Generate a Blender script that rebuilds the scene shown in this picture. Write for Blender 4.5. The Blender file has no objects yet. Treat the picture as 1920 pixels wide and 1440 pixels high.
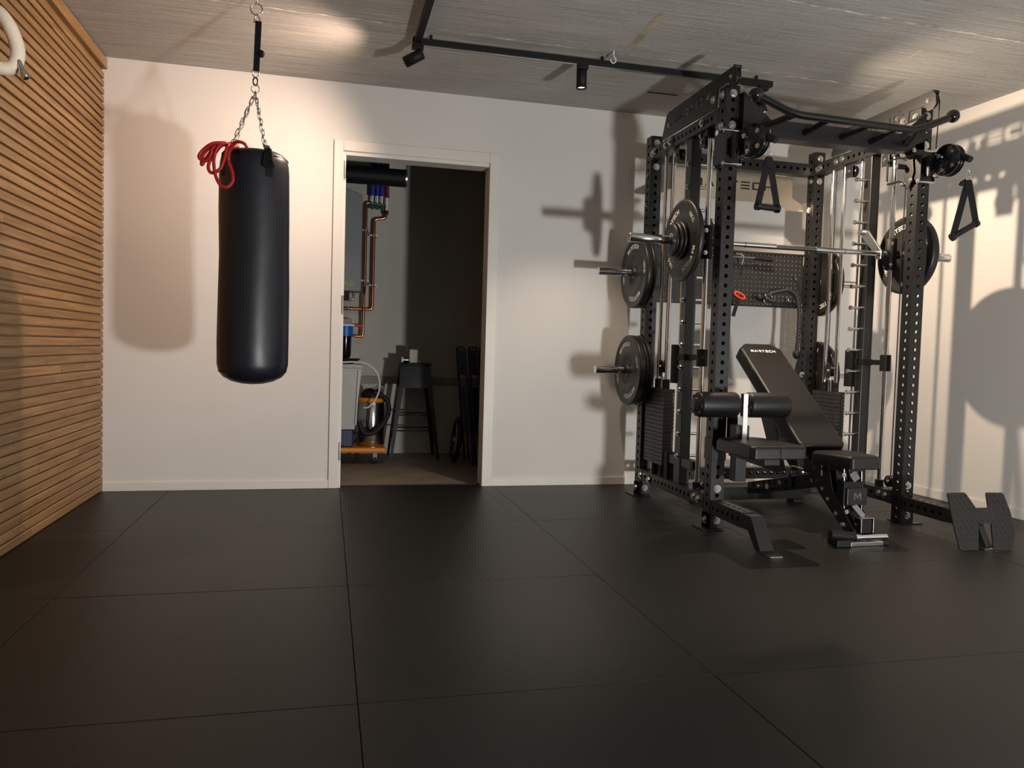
import bpy, bmesh, math, random
from mathutils import Vector, Matrix, Euler
random.seed(7)
C = bpy.context.scene.collection
PI = math.pi
sc = bpy.context.scene

# ------------------------------------------------------------------ camera
f, yaw, pitch, roll, CH = 1441.2, 0.2369, 0.045, 0.0289, 0.9148
cy_, sy_ = math.cos(yaw), math.sin(yaw)
fw = Vector((sy_, cy_, 0)); rt = Vector((cy_, -sy_, 0)); up = Vector((0, 0, 1))
fw2 = fw*math.cos(pitch) - up*math.sin(pitch); up2 = up*math.cos(pitch) + fw*math.sin(pitch)
rt3 = rt*math.cos(roll) + up2*math.sin(roll); up3 = up2*math.cos(roll) - rt*math.sin(roll)
cd = bpy.data.cameras.new('camera'); cam = bpy.data.objects.new('camera', cd); C.objects.link(cam)
cd.sensor_width = 36; cd.lens = f/1920*36; cd.clip_start = .05
m4 = Matrix((rt3, up3, -fw2)).transposed().to_4x4(); m4.translation = (0, 0, CH)
cam.matrix_world = m4
sc.camera = cam

# ------------------------------------------------------------------ world, lights, exposure
w = bpy.data.worlds.new('world'); sc.world = w; w.use_nodes = True
w.node_tree.nodes['Background'].inputs[0].default_value = (.02, .022, .025, 1)
w.node_tree.nodes['Background'].inputs[1].default_value = .3
sc.view_settings.view_transform = 'Standard'; sc.view_settings.look = 'None'
sc.view_settings.gamma = 1; sc.view_settings.use_curve_mapping = False
sc.view_settings.exposure = 0.0

def light(name, kind, loc, aim, power, col, **kw):
    l = bpy.data.lights.new(name, kind); l.energy = power; l.color = col
    for k, v in kw.items(): setattr(l, k, v)
    o = bpy.data.objects.new(name, l); C.objects.link(o); o.location = loc
    o.rotation_euler = (Vector(aim)-Vector(loc)).to_track_quat('-Z', 'Y').to_euler()
    return o
WARM = (1, .74, .54)
# the low work lamp behind the camera, right (its shadows fall on the end wall)
light('work_lamp_light', 'SPOT', (2.30, -.84, .22), (2.0, 4.987, 2.0), 520, (1, .985, .965), spot_size=2.95, spot_blend=.35, shadow_soft_size=.11)
# the three visible track spots
light('spot_light_right', 'SPOT', (2.382, 3.966, 2.276), (3.02, 3.76, 1.68), 175, (1, .77, .56), spot_size=2.54, spot_blend=.75, shadow_soft_size=.02)
light('spot_light_middle', 'SPOT', (1.34, 4.12, 2.355), (1.60, 4.10, 0), 50, (1, .80, .60), spot_size=1.72, spot_blend=.5, shadow_soft_size=.03)
light('spot_light_left', 'SPOT', (.355, 4.11, 2.380), (-.5, 4.36, 1.86), 118, (1, .72, .55), spot_size=2.46, spot_blend=1, shadow_soft_size=.03)
# added fill spots, unseen behind the camera, turned to the walls for soft bounce
light('fill_light_rear', 'SPOT', (.43, .9, 2.40), (-1.28, 1.6, 1.0), 26, (1, .80, .60), spot_size=1.7, spot_blend=1, shadow_soft_size=.03)
light('fill_light_rear', 'SPOT', (.43, -1.0, 2.40), (1.6, -3.4, 1.7), 70, (.95, .96, 1), spot_size=2.4, spot_blend=1, shadow_soft_size=.03)

# ------------------------------------------------------------------ materials
def lin(c): return tuple(((v/255)/12.92 if v/255 <= .04045 else ((v/255+.055)/1.055)**2.4) for v in c)
def mat(name, col, rough=.5, metal=0, noise=0, nscale=20, bump=0, bscale=200, spec=None, stretch=None, coat=0, trans=0, emit=None, alpha=None):
    m = bpy.data.materials.new(name); m.use_nodes = True; nt = m.node_tree; b = nt.nodes['Principled BSDF']
    b.inputs['Base Color'].default_value = (*col, 1); b.inputs['Roughness'].default_value = rough; b.inputs['Metallic'].default_value = metal
    if spec is not None: b.inputs['Specular IOR Level'].default_value = spec
    if coat: b.inputs['Coat Weight'].default_value = coat; b.inputs['Coat Roughness'].default_value = .1
    if trans: b.inputs['Transmission Weight'].default_value = trans
    if alpha is not None: b.inputs['Alpha'].default_value = alpha
    if emit: b.inputs['Emission Color'].default_value = (*emit[0], 1); b.inputs['Emission Strength'].default_value = emit[1]
    if noise or bump:
        tc = nt.nodes.new('ShaderNodeTexCoord'); mp = nt.nodes.new('ShaderNodeMapping'); nt.links.new(tc.outputs['Object'], mp.inputs[0])
        if stretch: mp.inputs['Scale'].default_value = stretch
        if noise:
            n = nt.nodes.new('ShaderNodeTexNoise'); n.inputs['Scale'].default_value = nscale; n.inputs['Detail'].default_value = 5
            nt.links.new(mp.outputs[0], n.inputs['Vector'])
            r = nt.nodes.new('ShaderNodeMapRange'); r.inputs[1].default_value = .3; r.inputs[2].default_value = .7
            r.inputs[3].default_value = 1-noise; r.inputs[4].default_value = 1+noise; nt.links.new(n.outputs[0], r.inputs[0])
            mx = nt.nodes.new('ShaderNodeVectorMath'); mx.operation = 'SCALE'; mx.inputs[0].default_value = col
            nt.links.new(r.outputs[0], mx.inputs['Scale']); nt.links.new(mx.outputs[0], b.inputs['Base Color'])
        if bump:
            n2 = nt.nodes.new('ShaderNodeTexNoise'); n2.inputs['Scale'].default_value = bscale; n2.inputs['Detail'].default_value = 3
            nt.links.new(mp.outputs[0], n2.inputs['Vector'])
            bp = nt.nodes.new('ShaderNodeBump'); bp.inputs['Strength'].default_value = bump; bp.inputs['Distance'].default_value = .002
            nt.links.new(n2.outputs[0], bp.inputs['Height']); nt.links.new(bp.outputs[0], b.inputs['Normal'])
    return m

M = {}
M['wall'] = mat('wall_paint', (.67, .655, .625), .75, noise=.03, nscale=1.6, bump=.07, bscale=160)
M['trim'] = mat('white_trim', (.70, .68, .63), .45, noise=.02, nscale=4)
M['black'] = mat('black_powder_coat', (.0105, .0108, .0112), .36, spec=.45, bump=.12, bscale=700, noise=.1, nscale=12)
M['blackgloss'] = mat('black_gloss', (.008, .008, .009), .16)
M['blackmatte'] = mat('black_matte', (.006, .006, .0065), .6, spec=.3)
M['rubber'] = mat('black_rubber', (.007, .007, .0072), .55, spec=.35, bump=.2, bscale=500)
M['plate'] = mat('weight_plate_rubber', (.015, .0145, .0138), .40, spec=.42, bump=.1, bscale=300, noise=.15, nscale=8)
M['vinyl'] = mat('black_vinyl', (.007, .007, .0075), .40, spec=.4, bump=.35, bscale=420)
M['bag'] = mat('bag_leather', (.007, .0095, .017), .40, bump=.6, bscale=11)
M['chrome'] = mat('chrome', (.72, .72, .73), .14, 1)
M['zinc'] = mat('zinc_bolt', (.62, .62, .60), .25, 1)
M['chain'] = mat('chain_steel', (.30, .29, .28), .35, 1)
M['steel'] = mat('brushed_steel', (.66, .60, .50), .34, 1, noise=.08, nscale=6, stretch=(1, 1, 30))
M['grip'] = mat('knurled_steel', (.12, .12, .12), .45, 1, bump=.4, bscale=900)
M['white'] = mat('white_print', (.80, .80, .78), .5)
M['greyprint'] = mat('grey_print', (.05, .05, .05), .5)
M['darkprint'] = mat('dark_print', (.012, .012, .012), .4)
M['stack'] = mat('weight_stack_paint', (.018, .0175, .017), .42, spec=.45)
M['red'] = mat('red_rope', (.42, .008, .01), .5, bump=.3, bscale=300)
M['orange'] = mat('orange_plastic', (.72, .25, .015), .35)
M['darkred'] = mat('dark_red_insulation', (.22, .01, .015), .6)
M['redhandle'] = mat('red_plastic', (.75, .05, .02), .4)
M['nylon'] = mat('black_nylon', (.006, .006, .007), .7, spec=.25, bump=.5, bscale=500)
M['ropeblk'] = mat('black_rope', (.012, .012, .018), .6, bump=.5, bscale=400)
M['blackmetal'] = mat('black_lacquered_metal', (.005, .005, .006), .16, spec=.3)
M['copper'] = mat('copper', (.60, .24, .13), .25, 1, noise=.15, nscale=30)
M['blue'] = mat('blue_insulation', (.02, .03, .28), .6)
M['filterblue'] = mat('blue_plastic', (.01, .13, .50), .35)
M['green'] = mat('green_valve', (.02, .12, .07), .45)
M['cement'] = mat('utility_wall_plaster', (.46, .45, .40), .9, noise=.12, nscale=3, bump=.3, bscale=60, stretch=(1, 1, .35))
M['boiler'] = mat('grey_boiler_enamel', (.25, .255, .27), .55, noise=.1, nscale=120)
M['floorc'] = mat('utility_concrete', (.24, .20, .16), .7, noise=.15, nscale=5)
M['clear'] = mat('translucent_plastic', (.62, .64, .62), .35, alpha=.55)
M['bluechair'] = mat('dark_blue_metal', (.010, .020, .075), .35)
M['tape'] = mat('cream_bar_tape', (.72, .62, .50), .75, bump=.5, bscale=120)
M['lime'] = mat('lime_print', (.35, .48, .05), .5)
M['cream'] = mat('cream_card', (.50, .44, .36), .7)
M['lens'] = mat('lamp_lens', (1, .9, .75), .4, emit=((1, .86, .66), 9))
M['darklens'] = mat('lamp_reflector', (1, .9, .75), .4, emit=((1, .80, .58), 6))
M['mat'] = mat('rubber_mat', (.0128, .0124, .0118), .42, spec=.36, bump=.45, bscale=260, noise=.12, nscale=3)
M['screed'] = mat('screed', (.02, .02, .02), .9)
M['hose'] = mat('white_hose', (.72, .71, .68), .4)
M['slot'] = mat('dark_slot', (.02, .017, .015), .9)

def wood_mat():
    m = bpy.data.materials.new('oiled_pine'); m.use_nodes = True; nt = m.node_tree; b = nt.nodes['Principled BSDF']
    b.inputs['Roughness'].default_value = .5; b.inputs['Specular IOR Level'].default_value = .35
    oi = nt.nodes.new('ShaderNodeObjectInfo'); tc = nt.nodes.new('ShaderNodeTexCoord'); mp = nt.nodes.new('ShaderNodeMapping')
    ad = nt.nodes.new('ShaderNodeVectorMath'); ad.operation = 'ADD'
    sc3 = nt.nodes.new('ShaderNodeVectorMath'); sc3.operation = 'SCALE'; sc3.inputs[0].default_value = (3, 17, 5)
    nt.links.new(oi.outputs['Random'], sc3.inputs['Scale']); nt.links.new(tc.outputs['Object'], ad.inputs[0]); nt.links.new(sc3.outputs[0], ad.inputs[1])
    nt.links.new(ad.outputs[0], mp.inputs[0]); mp.inputs['Scale'].default_value = (8, .9, 22)
    n = nt.nodes.new('ShaderNodeTexNoise'); n.inputs['Scale'].default_value = 2.2; n.inputs['Detail'].default_value = 7; n.inputs['Distortion'].default_value = .7
    nt.links.new(mp.outputs[0], n.inputs['Vector'])
    cr = nt.nodes.new('ShaderNodeValToRGB'); cr.color_ramp.elements[0].color = (.165, .086, .032, 1); cr.color_ramp.elements[0].position = .28
    cr.color_ramp.elements[1].color = (.315, .185, .075, 1); cr.color_ramp.elements[1].position = .72
    nt.links.new(n.outputs[0], cr.inputs[0])
    # knots
    mp2 = nt.nodes.new('ShaderNodeMapping'); mp2.inputs['Scale'].default_value = (4, 4.2, 26); nt.links.new(ad.outputs[0], mp2.inputs[0])
    v = nt.nodes.new('ShaderNodeTexVoronoi'); v.inputs['Scale'].default_value = .9; nt.links.new(mp2.outputs[0], v.inputs['Vector'])
    kr = nt.nodes.new('ShaderNodeMapRange'); kr.inputs[1].default_value = .03; kr.inputs[2].default_value = .13; kr.inputs[3].default_value = .45; kr.inputs[4].default_value = 1
    nt.links.new(v.outputs['Distance'], kr.inputs[0])
    tr = nt.nodes.new('ShaderNodeMapRange'); tr.inputs[3].default_value = .88; tr.inputs[4].default_value = 1.12; nt.links.new(oi.outputs['Random'], tr.inputs[0])
    mu = nt.nodes.new('ShaderNodeMath'); mu.operation = 'MULTIPLY'; nt.links.new(kr.outputs[0], mu.inputs[0]); nt.links.new(tr.outputs[0], mu.inputs[1])
    sc2 = nt.nodes.new('ShaderNodeVectorMath'); sc2.operation = 'SCALE'; nt.links.new(cr.outputs[0], sc2.inputs[0]); nt.links.new(mu.outputs[0], sc2.inputs['Scale'])
    nt.links.new(sc2.outputs[0], b.inputs['Base Color'])
    bp = nt.nodes.new('ShaderNodeBump'); bp.inputs['Strength'].default_value = .15; bp.inputs['Distance'].default_value = .002
    nt.links.new(n.outputs[0], bp.inputs['Height']); nt.links.new(bp.outputs[0], b.inputs['Normal'])
    return m
M['wood'] = wood_mat()

def concrete_mat():
    m = bpy.data.materials.new('board_marked_concrete'); m.use_nodes = True; nt = m.node_tree; b = nt.nodes['Principled BSDF']
    b.inputs['Roughness'].default_value = .8
    tc = nt.nodes.new('ShaderNodeTexCoord')
    def noise(scale, s, det=6):
        mp = nt.nodes.new('ShaderNodeMapping'); mp.inputs['Scale'].default_value = s; nt.links.new(tc.outputs['Object'], mp.inputs[0])
        n = nt.nodes.new('ShaderNodeTexNoise'); n.inputs['Scale'].default_value = scale; n.inputs['Detail'].default_value = det; nt.links.new(mp.outputs[0], n.inputs['Vector'])
        return n.outputs[0]
    a = noise(1.6, (1.3, 46, 1), 10); c = noise(1.3, (1, 1.5, 1), 7); d = noise(9, (4, 22, 1), 6)
    def rng(i, lo, hi, a_, b_):
        r = nt.nodes.new('ShaderNodeMapRange'); r.inputs[1].default_value = lo; r.inputs[2].default_value = hi; r.inputs[3].default_value = a_; r.inputs[4].default_value = b_
        nt.links.new(i, r.inputs[0]); return r.outputs[0]
    def mul(x, y):
        q = nt.nodes.new('ShaderNodeMath'); q.operation = 'MULTIPLY'; nt.links.new(x, q.inputs[0]); nt.links.new(y, q.inputs[1]); return q.outputs[0]
    t = mul(mul(rng(a, .3, .7, .78, 1.2), rng(c, .3, .7, .86, 1.12)), rng(d, .3, .7, .86, 1.14))
    s = nt.nodes.new('ShaderNodeVectorMath'); s.operation = 'SCALE'; s.inputs[0].default_value = (.40, .388, .362); nt.links.new(t, s.inputs['Scale'])
    nt.links.new(s.outputs[0], b.inputs['Base Color'])
    bp = nt.nodes.new('ShaderNodeBump'); bp.inputs['Strength'].default_value = .5; bp.inputs['Distance'].default_value = .004
    nt.links.new(a, bp.inputs['Height']); nt.links.new(bp.outputs[0], b.inputs['Normal'])
    return m
M['concrete'] = concrete_mat()
M['seam'] = mat('concrete_laitance', (.56, .54, .50), .85, noise=.45, nscale=14)
M['stain'] = mat('concrete_stain', (.40, .345, .235), .85, noise=.35, nscale=12)

# ------------------------------------------------------------------ mesh helpers
class MB:
    def __init__(s): s.v = []; s.f = []; s.sm = []
    def add(s, vs, fs, smooth=False):
        o = len(s.v); s.v += [tuple(p) for p in vs]; s.f += [tuple(i+o for i in q) for q in fs]; s.sm += [smooth]*len(fs); return s
    def box(s, x0, x1, y0, y1, z0, z1):
        return s.add([(x0,y0,z0),(x1,y0,z0),(x1,y1,z0),(x0,y1,z0),(x0,y0,z1),(x1,y0,z1),(x1,y1,z1),(x0,y1,z1)],
                     [(3,2,1,0),(4,5,6,7),(0,1,5,4),(1,2,6,5),(2,3,7,6),(3,0,4,7)])
    def beam(s, p, q, w, h, upv=(0, 0, 1)):
        p = Vector(p); q = Vector(q); d = (q-p).normalized(); r = d.cross(Vector(upv)).normalized(); u = r.cross(d)
        a = [p+r*i*w/2+u*j*h/2 for i, j in ((-1,-1),(1,-1),(1,1),(-1,1))]; b = [v+(q-p) for v in a]
        return s.add(a+b, [(3,2,1,0)[::-1],(4,5,6,7)[::-1],(0,1,5,4)[::-1],(1,2,6,5)[::-1],(2,3,7,6)[::-1],(3,0,4,7)[::-1]])
    def cyl(s, p, q, r, r2=None, n=16, caps=True):
        p = Vector(p); q = Vector(q); r2 = r if r2 is None else r2; d = (q-p).normalized()
        a = d.orthogonal().normalized(); b = d.cross(a)
        V = [p+(a*math.cos(t)+b*math.sin(t))*r for t in [2*PI*i/n for i in range(n)]] + [q+(a*math.cos(t)+b*math.sin(t))*r2 for t in [2*PI*i/n for i in range(n)]]
        s.add(V, [(i, (i+1) % n, n+(i+1) % n, n+i) for i in range(n)], True)
        if caps: s.add(V, [tuple(range(n))[::-1], tuple(range(n, 2*n))])
        return s
    def tube(s, pts, r, n=10, closed=False, smooth=True):
        pts = [Vector(p) for p in pts]; N = len(pts); rs = r if isinstance(r, (list, tuple)) else [r]*N
        V = []; up_ = None
        for i, p in enumerate(pts):
            if closed: d = (pts[(i+1) % N]-pts[i-1]).normalized()
            else: d = (pts[min(i+1, N-1)]-pts[max(i-1, 0)]).normalized()
            if up_ is None: up_ = d.orthogonal().normalized()
            up_ = (up_-d*up_.dot(d)); up_ = up_.normalized() if up_.length > 1e-6 else d.orthogonal().normalized()
            b = d.cross(up_)
            V += [p+(up_*math.cos(2*PI*k/n)+b*math.sin(2*PI*k/n))*rs[i] for k in range(n)]
        F = []
        for i in range(N if closed else N-1):
            j = (i+1) % N
            F += [(i*n+k, i*n+(k+1) % n, j*n+(k+1) % n, j*n+k) for k in range(n)]
        s.add(V, F, smooth)
        if not closed: s.add(V, [tuple(range(n))[::-1], tuple(range((N-1)*n, N*n))])
        return s
    def lathe(s, c, axis, prof, n=32):
        # prof: list of (along axis, radius)
        c = Vector(c); d = Vector(axis).normalized(); a = d.orthogonal().normalized(); b = d.cross(a)
        V = []
        for h, r in prof: V += [c+d*h+(a*math.cos(2*PI*k/n)+b*math.sin(2*PI*k/n))*max(r, 1e-4) for k in range(n)]
        F = [(i*n+k, i*n+(k+1) % n, (i+1)*n+(k+1) % n, (i+1)*n+k) for i in range(len(prof)-1) for k in range(n)]
        return s.add(V, F, True)
    def sphere(s, c, r, n=16):
        pr = [(-r*math.cos(PI*i/(n//2)), r*math.sin(PI*i/(n//2))) for i in range(n//2+1)]
        return s.lathe(c, (0, 0, 1), pr, n)
    def prism(s, poly, fn, d0, d1):
        # poly of (a,b); fn(a,b,d)->xyz
        n = len(poly); V = [fn(a, b, d0) for a, b in poly]+[fn(a, b, d1) for a, b in poly]
        return s.add(V, [tuple(range(n))[::-1], tuple(range(n, 2*n))]+[(i, (i+1) % n, n+(i+1) % n, n+i) for i in range(n)])
    def mesh(s, name, off=Vector((0, 0, 0))):
        me = bpy.data.meshes.new(name); me.from_pydata([tuple(Vector(v)-off) for v in s.v], [], s.f)
        me.polygons.foreach_set('use_smooth', s.sm)
        bm = bmesh.new(); bm.from_mesh(me); bmesh.ops.remove_doubles(bm, verts=bm.verts, dist=1e-5) if False else None
        bmesh.ops.recalc_face_normals(bm, faces=bm.faces); bm.to_mesh(me); bm.free(); me.update()
        return me
    def build(s, name, m, parent=None, bev=0, label=None, seg=2, kind=None):
        me = s.mesh(name, root_loc(parent)); me.materials.append(M[m] if isinstance(m, str) else m)
        o = bpy.data.objects.new(name, me); C.objects.link(o)
        if parent is not None: o.parent = parent
        if bev:
            b = o.modifiers.new('bevel', 'BEVEL'); b.width = bev; b.segments = seg; b.limit_method = 'ANGLE'; b.angle_limit = .7
        if label: o['label'] = label
        if kind: o['kind'] = kind
        return o
def root_loc(p):
    while p is not None and p.parent is not None: p = p.parent
    return p.location.copy() if p is not None else Vector((0, 0, 0))
def thing(name, label, cat, loc=(0, 0, 0), group=None):
    o = bpy.data.objects.new(name, None); C.objects.link(o); o.location = loc; o.empty_display_size = .1
    o['label'] = label; o['category'] = cat
    if group: o['group'] = group
    return o
def inst(name, me, parent, loc, rot=(0, 0, 0), scale=(1, 1, 1)):
    o = bpy.data.objects.new(name, me); C.objects.link(o); o.parent = parent
    o.location = Vector(loc)-root_loc(parent); o.rotation_euler = rot; o.scale = scale
    return o
def cat(o, label, category, group=None):
    o['label'] = label; o['category'] = category
    if group: o['group'] = group
def arc(c, r, a0, a1, n, fn):
    return [fn(c[0]+r*math.cos(a0+(a1-a0)*i/n), c[1]+r*math.sin(a0+(a1-a0)*i/n)) for i in range(n+1)]
def fillet(pts, r, n=5):
    pts = [Vector(p) for p in pts]; out = [pts[0]]
    for i in range(1, len(pts)-1):
        a, b, c = pts[i-1], pts[i], pts[i+1]; u = (a-b).normalized(); v = (c-b).normalized()
        rr = min(r, (a-b).length*.45, (c-b).length*.45)
        p0, p1 = b+u*rr, b+v*rr
        for k in range(n+1):
            t = k/n; out.append(p0*(1-t)**2+b*2*t*(1-t)+p1*t*t)
    out.append(pts[-1]); return out

# lettering -----------------------------------------------------------
GL = {
 'M': [[(0,0),(0,1),(.3,1),(.5,.5),(.7,1),(1,1),(1,0),(.8,0),(.8,.7),(.58,.2),(.42,.2),(.2,.7),(.2,0)]],
 'A': [[(0,0),(.38,1),(.62,1),(1,0),(.78,0),(.5,.72),(.22,0)]],
 'R': [[(0,.8),(0,1),(1,1),(1,.35),(.62,.35),(1,0),(.7,0),(.2,.45),(.2,.55),(.8,.55),(.8,.8)]],
 'T': [[(0,.8),(0,1),(1,1),(1,.8),(.6,.8),(.6,0),(.4,0),(.4,.8)]],
 'E': [[(0,.82),(0,1),(1,1),(1,.82)], [(0,.41),(0,.59),(1,.59),(1,.41)], [(0,0),(0,.18),(1,.18),(1,0)]],
 'C': [[(1,1),(.1,1),(0,.9),(0,.1),(.1,0),(1,0),(1,.18),(.2,.18),(.2,.82),(1,.82)]],
 'H': [[(0,0),(0,1),(.2,1),(.2,.59),(.8,.59),(.8,1),(1,1),(1,0),(.8,0),(.8,.41),(.2,.41),(.2,0)]],
}
def word(txt, width, height, gap=.28):
    # polygons centred on 0
    n = len(txt); cw = width/(n+(n-1)*gap); P = []
    for i, ch in enumerate(txt):
        x0 = -width/2+i*cw*(1+gap)
        for poly in GL[ch]: P.append([(x0+a*cw, (b-.5)*height) for a, b in poly])
    return P
def letters(txt, width, height, fn, name='lettering', m='white', parent=None, depth=.0012, gap=.28):
    mb = MB()
    for p in word(txt, width, height, gap): mb.prism(p, fn, 0, depth)
    return mb.build(name, m, parent)
def plate_cut(outline, holes, name, m, parent, fn, th):
    # flat plate with real cut-outs
    cu = bpy.data.curves.new(name, 'CURVE'); cu.dimensions = '2D'; cu.fill_mode = 'BOTH'; cu.extrude = th/2
    for poly in [outline]+holes:
        sp = cu.splines.new('POLY'); sp.points.add(len(poly)-1)
        for i, (a, b) in enumerate(poly): sp.points[i].co = (a, b, 0, 1)
        sp.use_cyclic_u = True
    t = bpy.data.objects.new('tmp', cu); C.objects.link(t); dg = bpy.context.evaluated_depsgraph_get()
    me = bpy.data.meshes.new_from_object(t.evaluated_get(dg)); bpy.data.objects.remove(t); bpy.data.curves.remove(cu)
    off = root_loc(parent)
    for v in me.vertices: v.co = Vector(fn(v.co.x, v.co.y, v.co.z))-off
    me.name = name; me.materials.clear(); me.materials.append(M[m]); me.update()
    o = bpy.data.objects.new(name, me); C.objects.link(o); o.parent = parent; return o
def circ(cx, cy, r, n=12): return [(cx+r*math.cos(2*PI*i/n), cy+r*math.sin(2*PI*i/n)) for i in range(n)]
def fonttext(txt, size, fn, name, m, parent, depth=.001):
    cu = bpy.data.curves.new(name, 'FONT'); cu.body = txt; cu.size = size; cu.align_x = 'CENTER'; cu.align_y = 'CENTER'; cu.extrude = depth/2; cu.resolution_u = 3
    t = bpy.data.objects.new('tmp', cu); C.objects.link(t); dg = bpy.context.evaluated_depsgraph_get()
    me = bpy.data.meshes.new_from_object(t.evaluated_get(dg)); bpy.data.objects.remove(t); bpy.data.curves.remove(cu)
    off = root_loc(parent)
    for v in me.vertices: v.co = Vector(fn(v.co.x, v.co.y, v.co.z))-off
    me.name = name; me.materials.clear(); me.materials.append(M[m]); me.update()
    o = bpy.data.objects.new(name, me); C.objects.link(o); o.parent = parent; return o

# ================================================================== SETTING
YB, H, XL = 4.987, 2.5445, -1.2876
def XR(y): return 3.9412+.039*(YB-y)
YF = -3.4
def structure(mb, name, m, parent=None, **k):
    o = mb.build(name, m, parent, **k)
    if parent is None: o['kind'] = 'structure'
    return o
fl = structure(MB().box(XL-.1, 4.35, YF, 5.06, -.12, -.016), 'floor', 'screed')
uf = structure(MB().box(-1.3, 2.4, 5.06, 6.75, -.12, -.01), 'floor_utility', 'floorc')
# rubber mats, 1 m x 1 m, each a piece of the floor
colx = [XL+.004, -.919, .0919, 1.094, 2.088, 3.09, 4.09]
rowy = [YB+.06, 3.950, 2.944, 1.957, .957, -.043, -1.043, -2.043, YF+.005]
g = .0011
for i in range(len(colx)-1):
    for j in range(len(rowy)-1):
        x0, x1, y1, y0 = colx[i]+g, colx[i+1]-g, rowy[j]-g, rowy[j+1]+g
        sk = lambda x, y: (x+.008*(y-3), y-.008*(x-.4)*(-1) if False else y+.008*(x-.4)*(-1)*(-1)*0 - 0)
        jz = random.uniform(-.0006, .0006)
        if i == 5: x1 = XR(y0)
        y1a = y1
        if j == 0 and not (i in (2,)): y1a = YB-.002
        mb = MB()
        if j == 0 and i == 2:      # runs a little into the doorway
            mb.box(x0, 1.015-.002, y0, YB+.055, -.016, jz); mb.box(1.015-.002, x1, y0, YB-.002, -.016, jz)
        else: mb.box(x0, x1, y0, y1a, -.016, jz)
        mb.build('rubber_mat', 'mat', fl, bev=.0012)
structure(MB().box(XL-.3, 4.5, YF-.1, 6.9, H, H+.15), 'ceiling', 'concrete')
ceil = bpy.data.objects['ceiling']
def cp(pts, name, m, wd):      # thin smear of cement / stain on the ceiling
    mb = MB()
    for k in range(len(pts)-1):
        (x0, y0), (x1, y1) = pts[k], pts[k+1]; d = Vector((x1-x0, y1-y0)).normalized(); nx, ny = -d.y, d.x
        w0 = wd*random.uniform(.5, 1.2); w1 = wd*random.uniform(.5, 1.2)
        mb.add([(x0-nx*w0, y0-ny*w0, H-.0012), (x1-nx*w1, y1-ny*w1, H-.0012), (x1+nx*w1, y1+ny*w1, H-.0012), (x0+nx*w0, y0+ny*w0, H-.0012)], [(0, 1, 2, 3)])
    mb.build(name, m, ceil)
cp([(XL+k*.07, 3.995+.006*math.sin(k*2.1)+.012*k*.07) for k in range(66)], 'cement_seam', 'seam', .009)
cp([(1.6+k*.07, 3.19+.045*(k*.07)+.004*math.sin(k*1.7)) for k in range(37)], 'cement_seam', 'seam', .009)
cp([(1.541, 3.50), (1.537, 3.62), (1.545, 3.76), (1.548, 3.945)], 'water_stain', 'stain', .022)
for k, (x, y) in enumerate([(1.75, 3.55), (2.05, 3.6), (2.2, 3.52), (.9, 3.4), (2.5, 3.35), (3.0, 3.5)]):
    cp([(x, y), (x+.012, y+.06), (x+.01, y+.13)], 'cement_fleck', 'seam', .0025)
MB().box(1.917, 2.117, 4.545, 4.562, H-.002, H+.004).build('ceiling_slot', 'slot', ceil)
MB().box(XL, -.4, 3.40, 3.406, H-.002, H+.002).build('board_joint', 'slot', ceil)

# back wall with the door opening
D0, D1, DZ = .062, 1.030, 2.150
wb = MB(); wb.box(XL-.3, D0, YB, YB+.12, -.12, H); wb.box(D1, 4.3, YB, YB+.12, -.12, H); wb.box(D0, D1, YB, YB+.12, DZ, H)
structure(wb, 'wall_back', 'wall')
wr = MB(); wr.add([(XR(YB), YB, -.12), (XR(YF), YF, -.12), (XR(YF)+.15, YF, -.12), (XR(YB)+.15, YB, -.12), (XR(YB), YB, H), (XR(YF), YF, H), (XR(YF)+.15, YF, H), (XR(YB)+.15, YB, H)],
    [(0,1,2,3),(4,7,6,5),(0,4,5,1),(1,5,6,2),(2,6,7,3),(3,7,4,0)])
structure(wr, 'wall_right', 'wall')
structure(MB().box(XL-.3, 4.5, YF-.12, YF, -.12, H), 'wall_front', 'wall')
wl = structure(MB().box(XL-.15, XL-.014, YF, YB, -.12, H), 'wall_left', 'wood')
# utility room walls
structure(MB().box(-1.4, 2.5, 6.66, 6.8, -.12, H), 'wall_utility_back', 'cement')
structure(MB().box(-1.4, -1.3, 5.107, 6.66, -.12, H), 'wall_utility_left', 'cement')
structure(MB().box(1.75, 1.85, 5.107, 6.66, -.12, H), 'wall_utility_right', 'cement')
# timber slats on the left wall, each board a piece
pitch_ = .0455; zs = .006; rows = 53; k = 0
slat_top = H-.075
while zs+pitch_ <= slat_top+.001:
    ys = YB-.001; first = True
    while ys > .4:
        L = random.uniform(.5, 2.4) if not first else random.uniform(.25, 2.2); first = False
        y0 = max(ys-L, .35)
        xo = random.uniform(-.0012, .0012)
        X1 = XL+xo; z0, z1 = zs, zs+pitch_-.0075
        mb = MB(); prof = [(XL-.0145, z0), (X1-.0015, z0), (X1, z0+.002), (X1-.001, z1-.007), (X1-.006, z1), (XL-.0145, z1)]
        mb.prism(prof, lambda a, b, d: (a, d, b), y0+.0006, ys)
        mb.build('wall_slat', 'wood', wl); ys = y0
    zs += pitch_
structure(MB().box(XL-.02, XL+.016, .35, YB-.001, H-.072, H-.012), 'trim_1', 'wood', bev=.003)
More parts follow.
